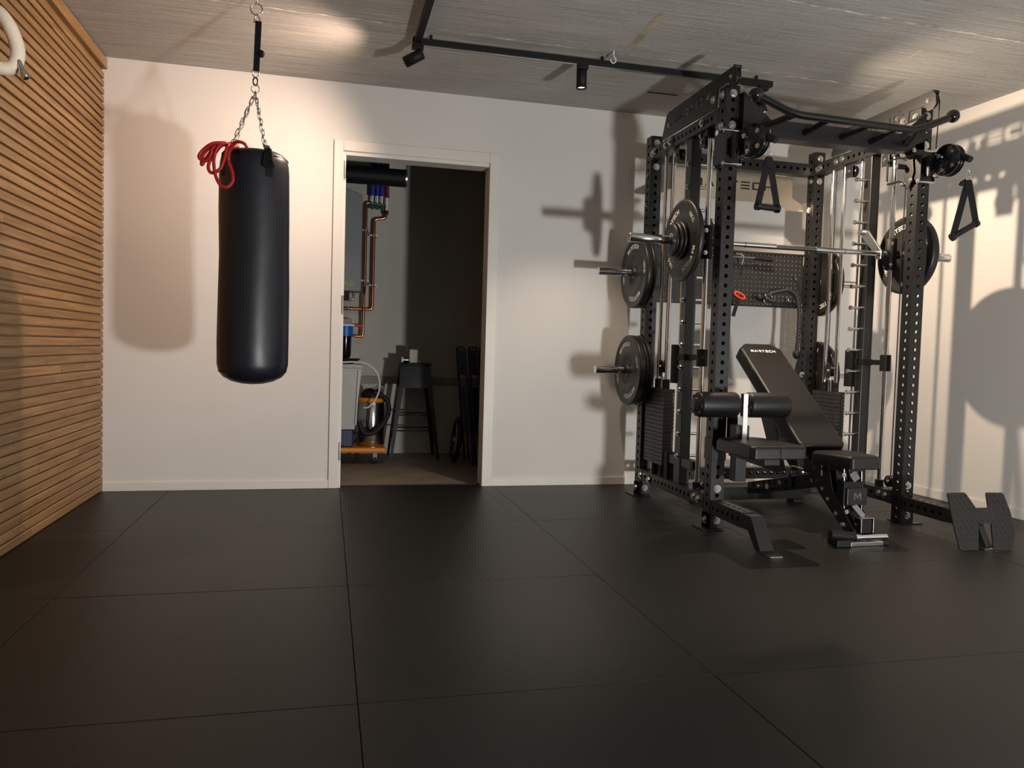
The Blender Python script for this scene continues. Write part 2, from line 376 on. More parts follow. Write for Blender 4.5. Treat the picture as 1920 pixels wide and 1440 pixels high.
# baseboards
structure(MB().box(XL, .02, YB-.010, YB, 0, .052), 'baseboard_back', 'trim', bev=.002)
structure(MB().box(1.08, XR(YB), YB-.010, YB, 0, .052), 'baseboard_back.001', 'trim', bev=.002)
br = MB(); a = [(XR(YB), YB-.01), (XR(YF), YF), (XR(YF)-.01, YF), (XR(YB)-.01, YB-.01)]
br.add([(x, y, 0) for x, y in a]+[(x, y, .06) for x, y in a], [(0,1,2,3),(4,7,6,5),(0,4,5,1),(1,5,6,2),(2,6,7,3),(3,7,4,0)])
structure(br, 'baseboard_right', 'trim', bev=.002)
# door frame
dn = bpy.data.objects.new('door_1', None); C.objects.link(dn); dn['kind'] = 'structure'; dn.location = (.55, YB, 0)
CY = YB-.014
MB().box(.020, .078, CY, YB+.001, 0, 2.19).build('casing', 'trim', dn, bev=.003)
MB().box(1.012, 1.080, CY, YB+.001, 0, 2.19).build('casing', 'trim', dn, bev=.003)
MB().box(.0782, 1.0118, CY, YB+.001, 2.124, 2.19).build('casing', 'trim', dn, bev=.003)
MB().box(D0, .096, YB+.001, YB+.135, 0, 2.150).build('jamb', 'trim', dn, bev=.002)
MB().box(1.012, D1, YB+.001, YB+.135, 0, 2.150).build('jamb', M['wall'], dn, bev=.002)
MB().box(.096, 1.012, YB+.001, YB+.135, 2.100, 2.150).build('jamb', 'trim', dn, bev=.002)
MB().box(D0-.004, D1+.004, YB+.055, YB+.075, -.016, .003).build('threshold', 'slot', dn)
for z in (1.96, 1.12, .19):
    hb = MB().cyl((.090, YB-.006, z), (.090, YB-.006, z+.1), .006); hb.box(.082, .096, YB-.004, YB+.0, z-.012, z+.105)
    hb.build('hinge', 'zinc', dn)


# ================================================================== RACK
LX0, LX1, RX0, RX1 = 1.967, 2.042, 3.143, 3.218
FY0, FY1, BY0, BY1 = 3.643, 3.718, 4.583, 4.658
rack = thing('power_rack', 'large black steel power rack with pull-up bar filling the right corner', 'gym rack', (2.5925, 4.15, 0))
def perf_mesh(name, L, w=.075, d=.075, pitch=.05, r=.0108, off=.025, faces='FBLR', n=12, th=.003):
    """hollow tube along +z, holes on the named faces, origin at bottom centre"""
    mb = MB(); nc = int((L-off*0)//pitch)
    hw, hd = w/2, d/2
    for F, (ax, s) in dict(F=('y', -1), B=('y', 1), L=('x', -1), R=('x', 1)).items():
        W = w if ax == 'y' else d
        for layer in (0, 1):
            o_ = (hd if ax == 'y' else hw)-layer*th; WW = W/2-layer*th
            P = (lambda a, b: (a, s*o_, b)) if ax == 'y' else (lambda a, b: (s*o_, a, b))
            if F not in faces:
                mb.add([P(-WW, 0), P(WW, 0), P(WW, L), P(-WW, L)], [(0, 1, 2, 3)]); continue
            for c in range(nc):
                z0, z1 = c*pitch, (c+1)*pitch if c < nc-1 else L
                zc = c*pitch+off
                ring = [(r*math.cos(2*PI*(i+.5)/n), zc+r*math.sin(2*PI*(i+.5)/n)) for i in range(n)]
                V = [P(*q) for q in ring]+[P(WW, z0), P(WW, z1), P(-WW, z1), P(-WW, z0)]
                fs = []
                q = n//4
                # corners: 0 br,1 tr,2 tl,3 bl ; ring idx 0 at right just above axis
                for i in range(n):
                    j = (i+1) % n; am = 2*PI*(i+1)/n
                    a = am % (2*PI)
                    if a < PI/2-.01: c0 = 1
                    elif a < PI-.01: c0 = 2
                    elif a < 3*PI/2-.01: c0 = 3
                    else: c0 = 0
                    fs.append((i, j, n+c0))
                fs += [(n-1, n+0, n+1), (q-1, n+1, n+2), (2*q-1, n+2, n+3), (3*q-1, n+3, n+0)]
                mb.add(V, fs)
                if layer == 0:
                    in_ = (hd if ax == 'y' else hw)-th
                    P2 = (lambda a, b: (a, s*in_, b)) if ax == 'y' else (lambda a, b: (s*in_, a, b))
                    mb.add([P(*q_) for q_ in ring]+[P2(*q_) for q_ in ring], [(i, (i+1) % n, n+(i+1) % n, n+i) for i in range(n)])
    me = bpy.data.meshes.new(name); me.from_pydata(mb.v, [], mb.f); me.materials.append(M['black'])
    return me
ZF, ZBk = 2.30, 2.285
me_front = perf_mesh('upright_mesh', ZF-.003); me_back = perf_mesh('upright_back_mesh', ZBk-.003)
for x in ((LX0+LX1)/2, (RX0+RX1)/2):
    inst('upright', me_front, rack, (x, (FY0+FY1)/2, .003)); inst('upright', me_back, rack, (x, (BY0+BY1)/2, .003))
    for yy, zt in (((FY0+FY1)/2, ZF), ((BY0+BY1)/2, ZBk)):
        MB().box(x-.0372, x+.0372, yy-.0372, yy+.0372, zt, zt+.003).build('end_cap', 'rubber', rack, bev=.001)
# numbers printed on the front faces
for x in ((LX0+LX1)/2,):
    for nnum in range(7, 33):
        z = .503+.05*(nnum-7)+.028
        fonttext(str(nnum), .017, lambda a, b, d, x=x, z=z: (x-.021+a, FY0-.0006-d, z+b), 'height_number', 'greyprint', rack, .0004)

# bolts
def bolt_mesh(r, h, name='bolt_mesh', m='zinc'):
    mb = MB(); mb.cyl((0, 0, 0), (0, 0, .0025), r*1.28, n=16); mb.cyl((0, 0, .0025), (0, 0, h), r, n=6)
    mb.cyl((0, 0, h), (0, 0, h+.004), r*.5, n=8)
    for i in range(len(mb.sm)): mb.sm[i] = False
    me = mb.mesh(name); me.materials.append(M[m]); return me
me_bolt = bolt_mesh(.0165, .010); me_sbolt = bolt_mesh(.0092, .007); me_tbolt = bolt_mesh(.005, .005)
RF = (PI/2, 0, 0)            # facing -y (towards the camera)
RL = (0, -PI/2, 0)           # facing -x
RR = (0, PI/2, 0)            # facing +x
RD = (PI, 0, 0)
def bolts(lst, me=me_bolt, rot=RF, parent=None):
    for p in lst: inst('bolt', me, parent or rack, p, rot)
# feet
for xc in ((LX0+LX1)/2, (RX0+RX1)/2):
    for (y0, y1) in ((FY0, FY1), (BY0, BY1)):
        o = -1 if xc < 2.6 else 1
        MB().box(min(xc-.037, xc-.037+o*.05), max(xc+.037, xc+.037+o*.05), y0-.03, y1+.03, 0.0005, .006).build('foot_plate', 'black', rack, bev=.001)
        fb = MB(); fb.box(xc-.0385, xc+.0385, y0-.005, y0-.0005, .006, .082); fb.box(xc+o*.0380-.002, xc+o*.0380+.004*o+.002, y0-.004, y1+.004, .006, .082)
        fb.build('foot_bracket', 'black', rack, bev=.001)
        bolts([(xc, y0-.005, .048)]); bolts([(xc+o*.043, (y0+y1)/2, .045)], rot=RL if o < 0 else RR)
# side rails (front to back) top & bottom: perforated, lying along y
LEN = BY0-FY1
me_rail = perf_mesh('rail_mesh', LEN, .075, .070, faces='LR')
for x in ((LX0+LX1)/2, (RX0+RX1)/2):
    for z in (.135, 2.171):
        o = inst('side_rail', me_rail, rack, (x, FY1, z), (-PI/2, 0, 0))
        # splice collars
    for yy in (FY1+.02, BY0-.02):
        for z in (.135, 2.171):
            MB().box(x-.0395, x+.0395, yy-.02, yy+.02, z-.038, z+.038).build('rail_flange', 'black', rack, bev=.001)
for x, rot in ((LX0-.002, RL), (RX0-.002, RL)):
    bolts([(x, 3.775, .135), (x, 3.825, .140), (x, 4.43, .125), (x, 4.56, .135)], rot=rot)
    bolts([(x, 4.36, 2.171), (x, 4.30, 2.176), (x, 4.52, 2.17), (x, 4.55, 2.165), (x, 3.90, 2.176), (x, FY0+.037, 2.10), (x, FY0+.037, 2.26)], rot=rot)
MB().box(LX0-.003, LX0, 4.26, 4.40, 2.135, 2.207).build('splice_plate', 'black', rack, bev=.001)
MB().box(RX0-.003, RX0, 4.26, 4.40, 2.135, 2.207).build('splice_plate', 'black', rack, bev=.001)
# crossmembers at the back (along x)
me_cross = perf_mesh('cross_mesh', RX0-LX1, .075, .070, faces='FB')
for z in (2.168, .135):
    inst('crossmember', me_cross, rack, (LX1, (BY0+BY1)/2, z), (0, PI/2, 0))
for x in (LX0+.0375, RX0+.0375):
    bolts([(x, BY0-.001, 2.245), (x, BY0-.001, 2.095), (x, BY0-.001, .10)])
    bolts([(x, FY0-.001, 2.10), (x, FY0-.001, 2.26), (x, FY0-.001, .215), (x, FY0-.001, .205)][:3])
bolts([(RX0-.001, BY0+.037, 2.10), (RX0-.001, BY0+.037, .80), (RX0-.001, BY0+.037, 1.905)], rot=RL)
bolts([(LX0-.001, BY0+.037, 2.04), (LX0-.001, BY0+.037, 1.86)], rot=RL, me=me_sbolt)
# grey bars between front posts' feet: none (open); rear floor crossbar

# name plates on the top of both sides
def nameplate(x0, nm):
    out = [(4.403, 2.135), (4.403, 2.235), (4.354, 2.340), (4.330, 2.356), (3.56, 2.372), (3.515, 2.362), (3.497, 2.335), (3.497, 2.285), (3.52, 2.262), (3.56, 2.262),
           (3.60, 2.305), (3.735, 2.305), (3.745, 2.225), (3.745, 2.210), (4.35, 2.210)]
    out = [(4.403, 2.210), (4.403, 2.235), (4.354, 2.340), (4.330, 2.356), (3.590, 2.370), (3.555, 2.362), (3.536, 2.340), (3.532, 2.290), (3.552, 2.268), (3.590, 2.266), (3.615, 2.304), (3.725, 2.304), (3.735, 2.210)]
    holes = [[(4.033-a, b+2.290+.012*a) for a, b in p] for p in word('MARTECH', .395, .034)]
    for (cy, cz) in ((4.31, 2.275), (3.80, 2.30)):
        for k in range(4):
            a = k*PI/2; holes.append([(cy+math.cos(a)*.026+u*.006, cz+math.sin(a)*.026+v*.006) for u, v in ((-1, 0), (0, 1), (1, 0), (0, -1))])
    return plate_cut(out, holes, 'name_plate', 'black', rack, lambda a, b, d: (x0+d, a, b), .006)
nameplate(LX0-.005, 'l'); nameplate(RX0-.005, 'r')
for x in (LX0-.008, RX0-.008):
    bolts([(x, 4.31, 2.275), (x, 3.82, 2.29)], me=me_sbolt, rot=RL)
    bolts([(x, 3.588, 2.322)], me=me_sbolt, rot=RL)
    bolts([(x, FY1+.05, 2.26)], me=me_bolt, rot=RL)
# top pulleys
def pulley(c, axis, r, name='pulley', m='blackgloss', w=.022, parent=rack):
    mb = MB(); mb.lathe(c, axis, [(-w/2, .004), (-w/2, r), (-w/5, r), (-w/8, r*.86), (w/8, r*.86), (w/5, r), (w/2, r), (w/2, .004)], 28)
    mb.cyl(Vector(c)-Vector(axis)*(w/2+.004), Vector(c)+Vector(axis)*(w/2+.004), r*.2, n=10)
    return mb.build(name, m, parent)
for x in (LX0+.014, RX0+.018):
    pulley((x, 3.588, 2.322), (1, 0, 0), .040)
    pb = MB(); pb.box(x-.016, x-.012, 3.56, 3.62, 2.305, 2.365); pb.box(x+.012, x+.016, 3.56, 3.62, 2.305, 2.365); pb.cyl((x-.02, 3.57, 2.368), (x+.02, 3.57, 2.368), .009)
    pb.build('pulley_bracket', 'black', rack, bev=.001)

# pull-up assembly
def bp(a, b, d): return (a, d, b)
po = [(LX1, 2.262), (2.20, 2.135), (2.985, 2.135), (RX0, 2.262), (RX0, 2.11), (2.985, 2.045), (2.20, 2.045), (LX1, 2.03)]
MB().prism(po, bp, 3.600, 3.606).build('crossbeam_plate', 'black', rack, bev=.001)
MB().prism([(LX1, 2.12), (2.20, 2.125), (2.985, 2.125), (RX0, 2.12), (RX0, 2.065), (2.985, 2.045), (2.20, 2.045), (LX1, 2.065)], bp, 3.606, 3.69).build('crossbeam', 'black', rack, bev=.002)
MB().prism([(LX1, 2.262), (2.10, 2.217), (2.10, 2.04), (LX1, 2.03)], bp, 3.606, 3.70).build('gusset', 'black', rack, bev=.001)
MB().prism([(RX0, 2.262), (3.085, 2.217), (3.085, 2.04), (RX0, 2.03)], bp, 3.606, 3.70).build('gusset', 'black', rack, bev=.001)
PY = 3.45
bar_pts = fillet([(2.025, PY, 2.195), (2.235, PY, 2.122), (2.955, PY, 2.110), (3.165, PY, 2.200)], .06, 6)
MB().tube(bar_pts, .0190, 16).build('pull_up_bar', 'blackgloss', rack)
MB().sphere((2.020, PY, 2.196), .034).build('end_ball', 'blackgloss', rack); MB().sphere((3.172, PY, 2.204), .034).build('end_ball', 'blackgloss', rack)
for (x0, z0, x1, z1) in ((2.14, 2.085, 2.24, 2.122), (2.40, 2.085, 2.44, 2.118), (2.62, 2.085, 2.68, 2.115), (2.80, 2.075, 2.84, 2.113), (3.02, 2.085, 2.95, 2.112)):
    MB().cyl((x0, 3.60, z0), (x1, PY, z1), .0165, n=14).build('grip_strut', 'blackgloss', rack)
bolts([(2.12, 3.599, 2.07), (2.07, 3.599, 2.055)], me=me_sbolt); bolts([(3.07, 3.599, 2.055), (2.16, 3.599, 2.065)], me=me_sbolt)

# smith peg posts with pegs
SX = (2.005, 3.180)
for s, xc in ((-1, SX[0]), (1, SX[1])):
    MB().box(xc-.031, xc+.031, 4.030, 4.095, .17, 2.136).build('smith_post', 'black', rack, bev=.003)
    for z in [.33+.128*k for k in range(14)]:
        inst('bolt', me_tbolt if s > 0 else me_sbolt, rack, (xc+s*.031, 4.062, z), RR if s > 0 else RL, (1.2, 1.2, 1.6))
        pg = MB(); pg.cyl((xc-s*.031, 4.062, z), (xc-s*.10, 4.062, z), .0085, n=12); pg.cyl((xc-s*.10, 4.062, z), (xc-s*.110, 4.062, z), .0135, n=12)
        pg.build('catch_peg', 'zinc', rack)
    # smith rod, thin lift rod, counterweight
    MB().cyl((xc, 3.87, .17), (xc, 3.87, 2.136), .0145, n=18).build('smith_rod', 'chrome', rack)
    MB().cyl((xc, 4.155, .17), (xc, 4.155, 2.136), .007, n=12).build('lift_rod', 'chrome', rack)
    MB().cyl((xc, 4.165, .745), (xc, 4.165, .970), .042, n=20).build('counterweight', 'blackmatte', rack, bev=.002)
    # safety stop
    ss = MB(); ss.cyl((xc, 3.87, .85), (xc, 3.87, .945), .030, n=20); ss.build('safety_stop', 'blackmatte', rack)
    sa = MB(); sa.box(xc-.012, xc+.012, 3.895, 4.03, .885, .915); sa.box(xc-.035, xc+.035, 4.02, 4.10, .882, .918); sa.build('stop_arm', 'blackmatte', rack, bev=.002)
    # lower rod end blocks
    MB().cyl((xc, 3.87, .172), (xc, 3.87, .21), .024, n=18).build('rod_socket', 'blackmatte', rack); MB().cyl((xc, 3.87, 2.09), (xc, 3.87, 2.136), .024, n=18).build('rod_socket', 'blackmatte', rack)
    # weight stack guide rods and plates
    for yy in (4.315, 4.43):
        MB().cyl((xc, yy, .17), (xc, yy, 2.136), .0115, n=16).build('guide_rod', 'chrome', rack)
        MB().cyl((xc, yy, .703), (xc, yy, .76), .021, n=14).build('guide_bushing', 'blackmatte', rack)
        MB().cyl((xc, yy, .17), (xc, yy, .235), .024, n=14).build('rubber_buffer', 'rubber', rack)
    npl = 19; z0 = .240; hh = (.703-z0)/npl
    for k in range(npl):
        mb = MB().box(xc-.030-.005, xc+.030+.005, 4.262, 4.535 if s < 0 else 4.50, z0+k*hh+.0008, z0+(k+1)*hh-.0008)
        mb.build('stack_plate', 'stack', rack, bev=.0015, seg=1)
        xo = xc-.0358 if True else 0
        if k > 0: MB().cyl((xo, 4.395, z0+(k+.5)*hh), (xo-.0008, 4.395, z0+(k+.5)*hh), .0045, n=8).build('pin_hole', 'darkprint', rack)
    st = MB(); st.cyl((xc, 4.372, .70), (xc, 4.372, .79), .010, n=12); st.box(xc-.014, xc+.014, 4.352, 4.392, .775, .80); st.build('stack_stem', 'zinc', rack, bev=.001)
    pulley((xc, 4.372, .835), (1, 0, 0), .034)
    pm = MB(); pm.box(xc-.017, xc-.014, 4.35, 4.394, .79, .875); pm.box(xc+.014, xc+.017, 4.35, 4.394, .79, .875); pm.build('pulley_bracket', 'black', rack, bev=.001)
    bolts([(xc-.017, 4.372, .835)], me=me_sbolt, rot=RL)
    # cables
    MB().cyl((xc+s*.004, 4.338, .835), (xc+s*.004, 4.338, 2.13), .0028, n=8).build('cable', 'blackmatte', rack)
    MB().cyl((xc+s*.004, 4.406, .835), (xc+s*.004, 4.406, 2.13), .0028, n=8).build('cable', 'blackmatte', rack)
    MB().cyl((xc, 3.78, .20), (xc, 3.78, 2.13), .0028, n=8).build('cable', 'blackmatte', rack)
    if s > 0: MB().cyl((xc-.004, 3.560, 2.06), (xc-.006, 3.549, 2.32), .0028, n=8).build('cable', 'blackmatte', rack)
    pulley((xc, 3.785, .215), (1, 0, 0), .034)
    bolts([(xc-.012, 3.785, .215)], me=me_sbolt, rot=RL)
    # low cable arm (square tube running to the front) with end plug
    MB().box(xc-.026, xc+.026, 3.90, 4.22, .270, .322).build('low_arm', 'black', rack, bev=.003)
    MB().box(xc-.024, xc+.024, 3.885, 3.90, .272, .320).build('end_plug', 'blackgloss', rack, bev=.004)
    MB().box(xc-.033, xc+.033, 4.19, 4.24, .17, .33).build('arm_bracket', 'blackmatte', rack, bev=.002)
    # pulley cluster under the top rail
    pulley((xc+.012, 3.93, 2.085), (1, 0, 0), .036); pulley((xc+.012, 4.25, 2.09), (1, 0, 0), .036)
    cl = MB(); cl.box(xc-.02, xc-.016, 3.90, 3.96, 2.05, 2.136); cl.box(xc-.02, xc-.016, 4.22, 4.28, 2.05, 2.136); cl.build('pulley_bracket', 'black', rack, bev=.001)
    bolts([(xc-.022, 3.93, 2.085), (xc-.022, 4.25, 2.09), (xc-.022, 3.945, 2.12)], me=me_sbolt, rot=RL)
# diagonal corner plates behind back-left post (chamfered liner) and top white spacers skipped

# steel name panel at the back
def bk(a, b, d): return (a, 4.664+d, b)
so = [(2.045, 1.905), (2.22, 1.905), (2.26, 1.942), (2.935, 1.942), (2.985, 1.902), (3.14, 1.902), (3.14, 1.935), (3.035, 1.99), (3.030, 2.128), (2.150, 2.128), (2.150, 1.99), (2.045, 1.935)]
MB().prism(so, lambda a, b, d: (a, d, b), 4.662, 4.666).build('steel_name_panel', 'steel', rack, bev=.001, label='brushed stainless panel with a dark word')
letters('MARTECH', .585, .050, lambda a, b, d: (2.592+a, 4.6615-d, 2.047+b), 'panel_lettering', 'darkprint', rack)
# pegboard: real holes
nx, nz = 36, 13; px0, px1, pz0, pz1 = 2.045, 3.140, 1.250, 1.612
mb = MB(); mb_h = .0032
pit = .0300; cols = int((px1-px0)/pit); rws = int((pz1-pz0)/pit)
ox = (px1-px0-cols*pit)/2; oz = (pz1-pz0-rws*pit)/2
for side_y, sgn in ((4.662, -1), (4.664, 1)):
    xs = [px0]+[px0+ox+i*pit for i in range(1, cols)]+[px1]; zz = [pz0]+[pz0+oz+i*pit for i in range(1, rws)]+[pz1]
    for i in range(len(xs)-1):
        for j in range(len(zz)-1):
            a0, a1, b0, b1 = xs[i], xs[i+1], zz[j], zz[j+1]; cx = px0+ox+(i+.5)*pit; cz = pz0+oz+(j+.5)*pit; n = 8; r = mb_h
            ring = [(cx+r*math.cos(2*PI*(k+.5)/n), side_y, cz+r*math.sin(2*PI*(k+.5)/n)) for k in range(n)]
            V = ring+[(a1, side_y, b0), (a1, side_y, b1), (a0, side_y, b1), (a0, side_y, b0)]
            fs = []
            for k in range(n):
                a = (2*PI*(k+1)/n) % (2*PI)
                c0 = 1 if a < PI/2-.01 else 2 if a < PI-.01 else 3 if a < 3*PI/2-.01 else 0
                fs.append((k, (k+1) % n, n+c0))
            fs += [(7, n, n+1), (1, n+1, n+2), (3, n+2, n+3), (5, n+3, n)]
            mb.add(V, fs)
mb.box(px0-.001, px0, 4.659, 4.664, pz0, pz1)
me = bpy.data.meshes.new('pegboard'); me.from_pydata(mb.v, [], mb.f); me.materials.append(M['stack'])
pegb = inst('pegboard', me, rack, (0, 0, 0)); pegb['label'] = 'black perforated tool panel'
MB().box(LX1-.003, RX0+.003, BY1-.004, 4.6615, pz1-.012, pz1+.002).build('pegboard_rim', 'black', rack); MB().box(LX1-.003, RX0+.003, BY1-.004, 4.6615, pz0-.002, pz0+.010).build('pegboard_rim', 'black', rack)
# pegboard hooks
def hook(x, z, s=1):
    MB().tube([(x, 4.661, z), (x, 4.63, z), (x, 4.618, z-.004), (x, 4.612, z-.018*s), (x, 4.606, z-.03*s), (x, 4.598, z-.033*s), (x, 4.592, z-.028*s)], .0026, 8).build('peg_hook', 'chrome', rack)
for x, z in ((2.783, 1.542), (3.058, 1.466), (3.006, 1.318), (2.64, 1.568), (2.10, 1.55), (2.84, 1.34), (2.63, 1.345), (2.12, 1.35)): hook(x, z)

# front feet extensions and footplate
def front_foot(x0, x1, mirror):
    xc = (x0+x1)/2
    me = perf_mesh('foot_beam_mesh', .313, .070, .075, faces='LRBF')
    inst('front_foot_beam', me, rack, (xc, FY0-.001, .118), (PI/2, 0, 0))
    mb = MB(); mb.prism([(3.33, .153), (3.345, .083), (3.272, .083), (3.20, .0055), (3.09, .0055), (3.10, .012), (3.155, .012), (3.25, .153)], lambda a, b, d: (d, a, b), x0+.002, x1-.002)
    mb.build('front_foot_leg', 'black', rack, bev=.0015)
    MB().box(x0+.006, x1-.006, 3.075, 3.20, .0005, .006).build('foot_pad_plate', 'zinc', rack, bev=.001)
front_foot(LX0, LX1, 1); front_foot(RX0, RX1, -1)
hp = [(3.02, .256), (3.03, .262), (3.122, .262), (3.13, .256), (3.150, .192), (3.222, .190), (3.250, .254), (3.258, .260), (3.350, .258), (3.358, .250), (3.366, .165), (3.366, .066), (3.312, .008), (3.300, .003),
      (3.19, .003), (3.222, .120), (3.148, .122), (3.10, .003), (3.015, .003), (2.998, .012), (2.998, .10)]
hp = [(3.02, .256), (3.028, .262), (3.122, .262), (3.131, .256), (3.165, .190), (3.238, .190), (3.252, .254), (3.260, .260), (3.350, .258), (3.358, .250), (3.366, .165), (3.352, .066), (3.312, .008), (3.302, .003),
      (3.195, .003), (3.228, .118), (3.152, .120), (3.105, .003), (3.012, .003), (2.999, .012), (3.004, .12)]
def hfn(a, b, d):
    t = b/.256; th = math.atan2(.12, .256)
    return (a, 3.075+.12*t-d*math.cos(th)-0, b+d*math.sin(th)*.0)
fp = MB().prism(hp, hfn, 0, .008).build('foot_plate_step', 'black', rack, label='tilted H-shaped tread plate')
letters('MARTECH', .235, .022, lambda a, b, d: hfn(3.185+a, .168+b, .0082+d), 'tread_lettering', 'stack', rack, .001)
tm = MB()
for i in range(13):
    for j in range(9):
        a, b = 3.0+.030*i+(.015 if j % 2 else 0), .020+.028*j
        if abs(b-.168) < .016 and 3.06 < a < 3.31: continue
        # keep inside the outline
        inside = False; n = len(hp)
        ok = True
        for (da, db) in ((-.008, -.01), (.008, .01), (-.008, .01), (.008, -.01)):
            A, B = a+da, b+db; ins = False; jx = n-1
            for ix in range(n):
                xi, yi = hp[ix]; xj, yj = hp[jx]
                if ((yi > B) != (yj > B)) and (A < (xj-xi)*(B-yi)/(yj-yi)+xi): ins = not ins
                jx = ix
            ok = ok and ins
        if not ok: continue
        tm.prism([(a-.007, b+.007), (a-.004, b+.0085), (a+.008, b-.006), (a+.005, b-.0085)], hfn, .008, .0095)
o = tm.build('tread_pattern', 'black', fp); o['kind'] = 'stuff'
MB().prism([(3.075+.01, .01), (3.19, .01), (3.30, .10), (3.30, .14), (3.17, .16), (3.165, .15)], lambda a, b, d: (d, a, b), 3.165, 3.20).build('step_support', 'black', rack, bev=.001)

# trolleys on the front posts
def trolley(xc, s, swing, z0):
    mb = MB(); y0, y1 = FY0-.012, FY1+.022
    MB().box(xc-.047, xc-.041, y0-.015, y1, z0-.082, z0+.078).build('trolley_cheek', 'black', rack, bev=.0015); MB().box(xc+.041, xc+.047, y0-.015, y1, z0-.082, z0+.078).build('trolley_cheek', 'black', rack, bev=.0015)
    for za, zb in ((z0-.082, z0-.04), (z0+.04, z0+.078)): MB().box(xc-.041, xc+.041, y0-.004, y0+.004, za, zb).build('trolley_bridge', 'black', rack, bev=.001)
    for ya, za in ((y0-.004, z0-.086), (y1-.01, z0-.086), (y0-.004, z0+.082)): MB().cyl((xc-.05, ya, za), (xc+.05, ya, za), .008, n=10).build('trolley_roller', 'zinc', rack)
    for (yy, zz) in ((y0-.004, z0-.086), (y1-.01, z0-.086), (y0-.004, z0+.082)):
        bolts([(xc-.05, yy, zz)], me=me_sbolt, rot=RL)
    # swivel bracket
    px, py = xc, y0-.030
    sw = MB(); sw.cyl((px, py, z0-.060), (px, py, z0+.050), .018, n=14); sw.box(px-.02, px+.02, py, y0, z0-.05, z0+.045); sw.build('swivel', 'black', rack, bev=.001)
    dx, dy = math.sin(swing), -math.cos(swing)
    ax = Vector((dy, -dx, 0))*-1     # disc normal
    c = Vector((px+dx*.115, py+dy*.115, z0))
    d = MB()
    for off in (-.020, .020):
        cc = c+ax*off; d.lathe(cc, ax, [(-.002, .001), (-.002, .083), (.002, .083), (.002, .001)], 32)
    d.build('pulley_guard', 'blackgloss', rack)
    pulley(tuple(c), tuple(ax), .080, 'swivel_pulley', w=.028)
    ar = MB(); ar.beam((px, py, z0), c-Vector((dx, dy, 0))*.03, .030, .045); ar.build('swivel_arm', 'black', rack, bev=.002)
    side = -1 if ax.dot(Vector((-.3, -1, 0))) < 0 else 1
    fx = ax*side
    q = Vector((0, 0, 1)).rotation_difference(fx).to_euler()
    for (u, v) in ((-.045, .03), (.035, .04), (.04, -.035), (-.02, -.05)):
        inst('bolt', me_sbolt, rack, tuple(c+Vector((dx, dy, 0))*u+Vector((0, 0, v))+fx*.022), tuple(q))
    e = c+Vector((dx, dy, 0))*.092
    MB().cyl(e+Vector((0, 0, .012))-Vector((dx, dy, 0))*.02, e+Vector((dx, dy, 0))*.038+Vector((0, 0, -.024)), .016, n=12).build('cable_stop', 'rubber', rack)
    # pull pin handle
    MB().cyl((px+.02, py, z0-.055), (px+.045, py-.01, z0-.062), .009, n=10).build('pull_pin', 'chrome', rack)
    # rear loop handle (inside)
    sx = 1 if s < 0 else -1
    if s > 0:
        x_ = xc-.055
        MB().tube(fillet([(x_, y1-.03, z0+.045), (x_, y1+.03, z0+.075), (x_, y1+.125, z0+.075), (x_, y1+.125, z0-.06), (x_, y1+.02, z0-.06), (x_, y1-.02, z0-.09)], .02, 4), .006, 8).build('trolley_handle', 'blackgloss', rack)
        mb = MB().prism([(y1-.06, z0+.11), (y1-.015, z0+.10), (y1-.02, z0-.06), (y1-.035, z0-.12), (y1-.06, z0-.10), (y1-.085, z0-.03), (y1-.075, z0+.04)], lambda a, b, d: (d, a, b), x_-.004, x_)
        mb.build('trolley_cheek', 'black', rack, bev=.001)
        MB().cyl((x_-.06, y1-.02, z0+.01), (x_-.004, y1-.02, z0+.01), .014, n=12).build('pull_knob', 'rubber', rack)
        bolts([(x_-.005, y1+.0, z0-.085), (x_-.005, y1-.07, z0-.072), (x_-.005, y1+.005, z0+.085)], me=me_sbolt, rot=RL)
    return e+Vector((dx, dy, 0))*.04+Vector((0, 0, -.028))
eL = trolley((LX0+LX1)/2, -1, .37, 1.985)
eR = trolley((RX0+RX1)/2, 1, .12, 1.985)

# weight horns on the back posts
HZ = (1.425, .803)
for s, x0 in ((-1, LX0), (1, RX1)):
    for z in HZ:
        tip = 1.655 if s < 0 else 3.53
        hb = MB(); hb.cyl((x0+s*.004, 4.62, z), (tip, 4.62, z), .0245, n=24); hb.build('weight_horn', 'chrome', rack, bev=.002)
        MB().box(min(x0, x0+s*.006), max(x0, x0+s*.006), 4.586, 4.655, z-.06, z+.06).build('horn_bracket', 'black', rack, bev=.001)
# pull-seat mount on the front-left post (lower collar)
MB().box(LX0-.004, LX1+.004, FY0-.004, FY1+.006, .365, .480).build('post_collar', 'black', rack, bev=.002)

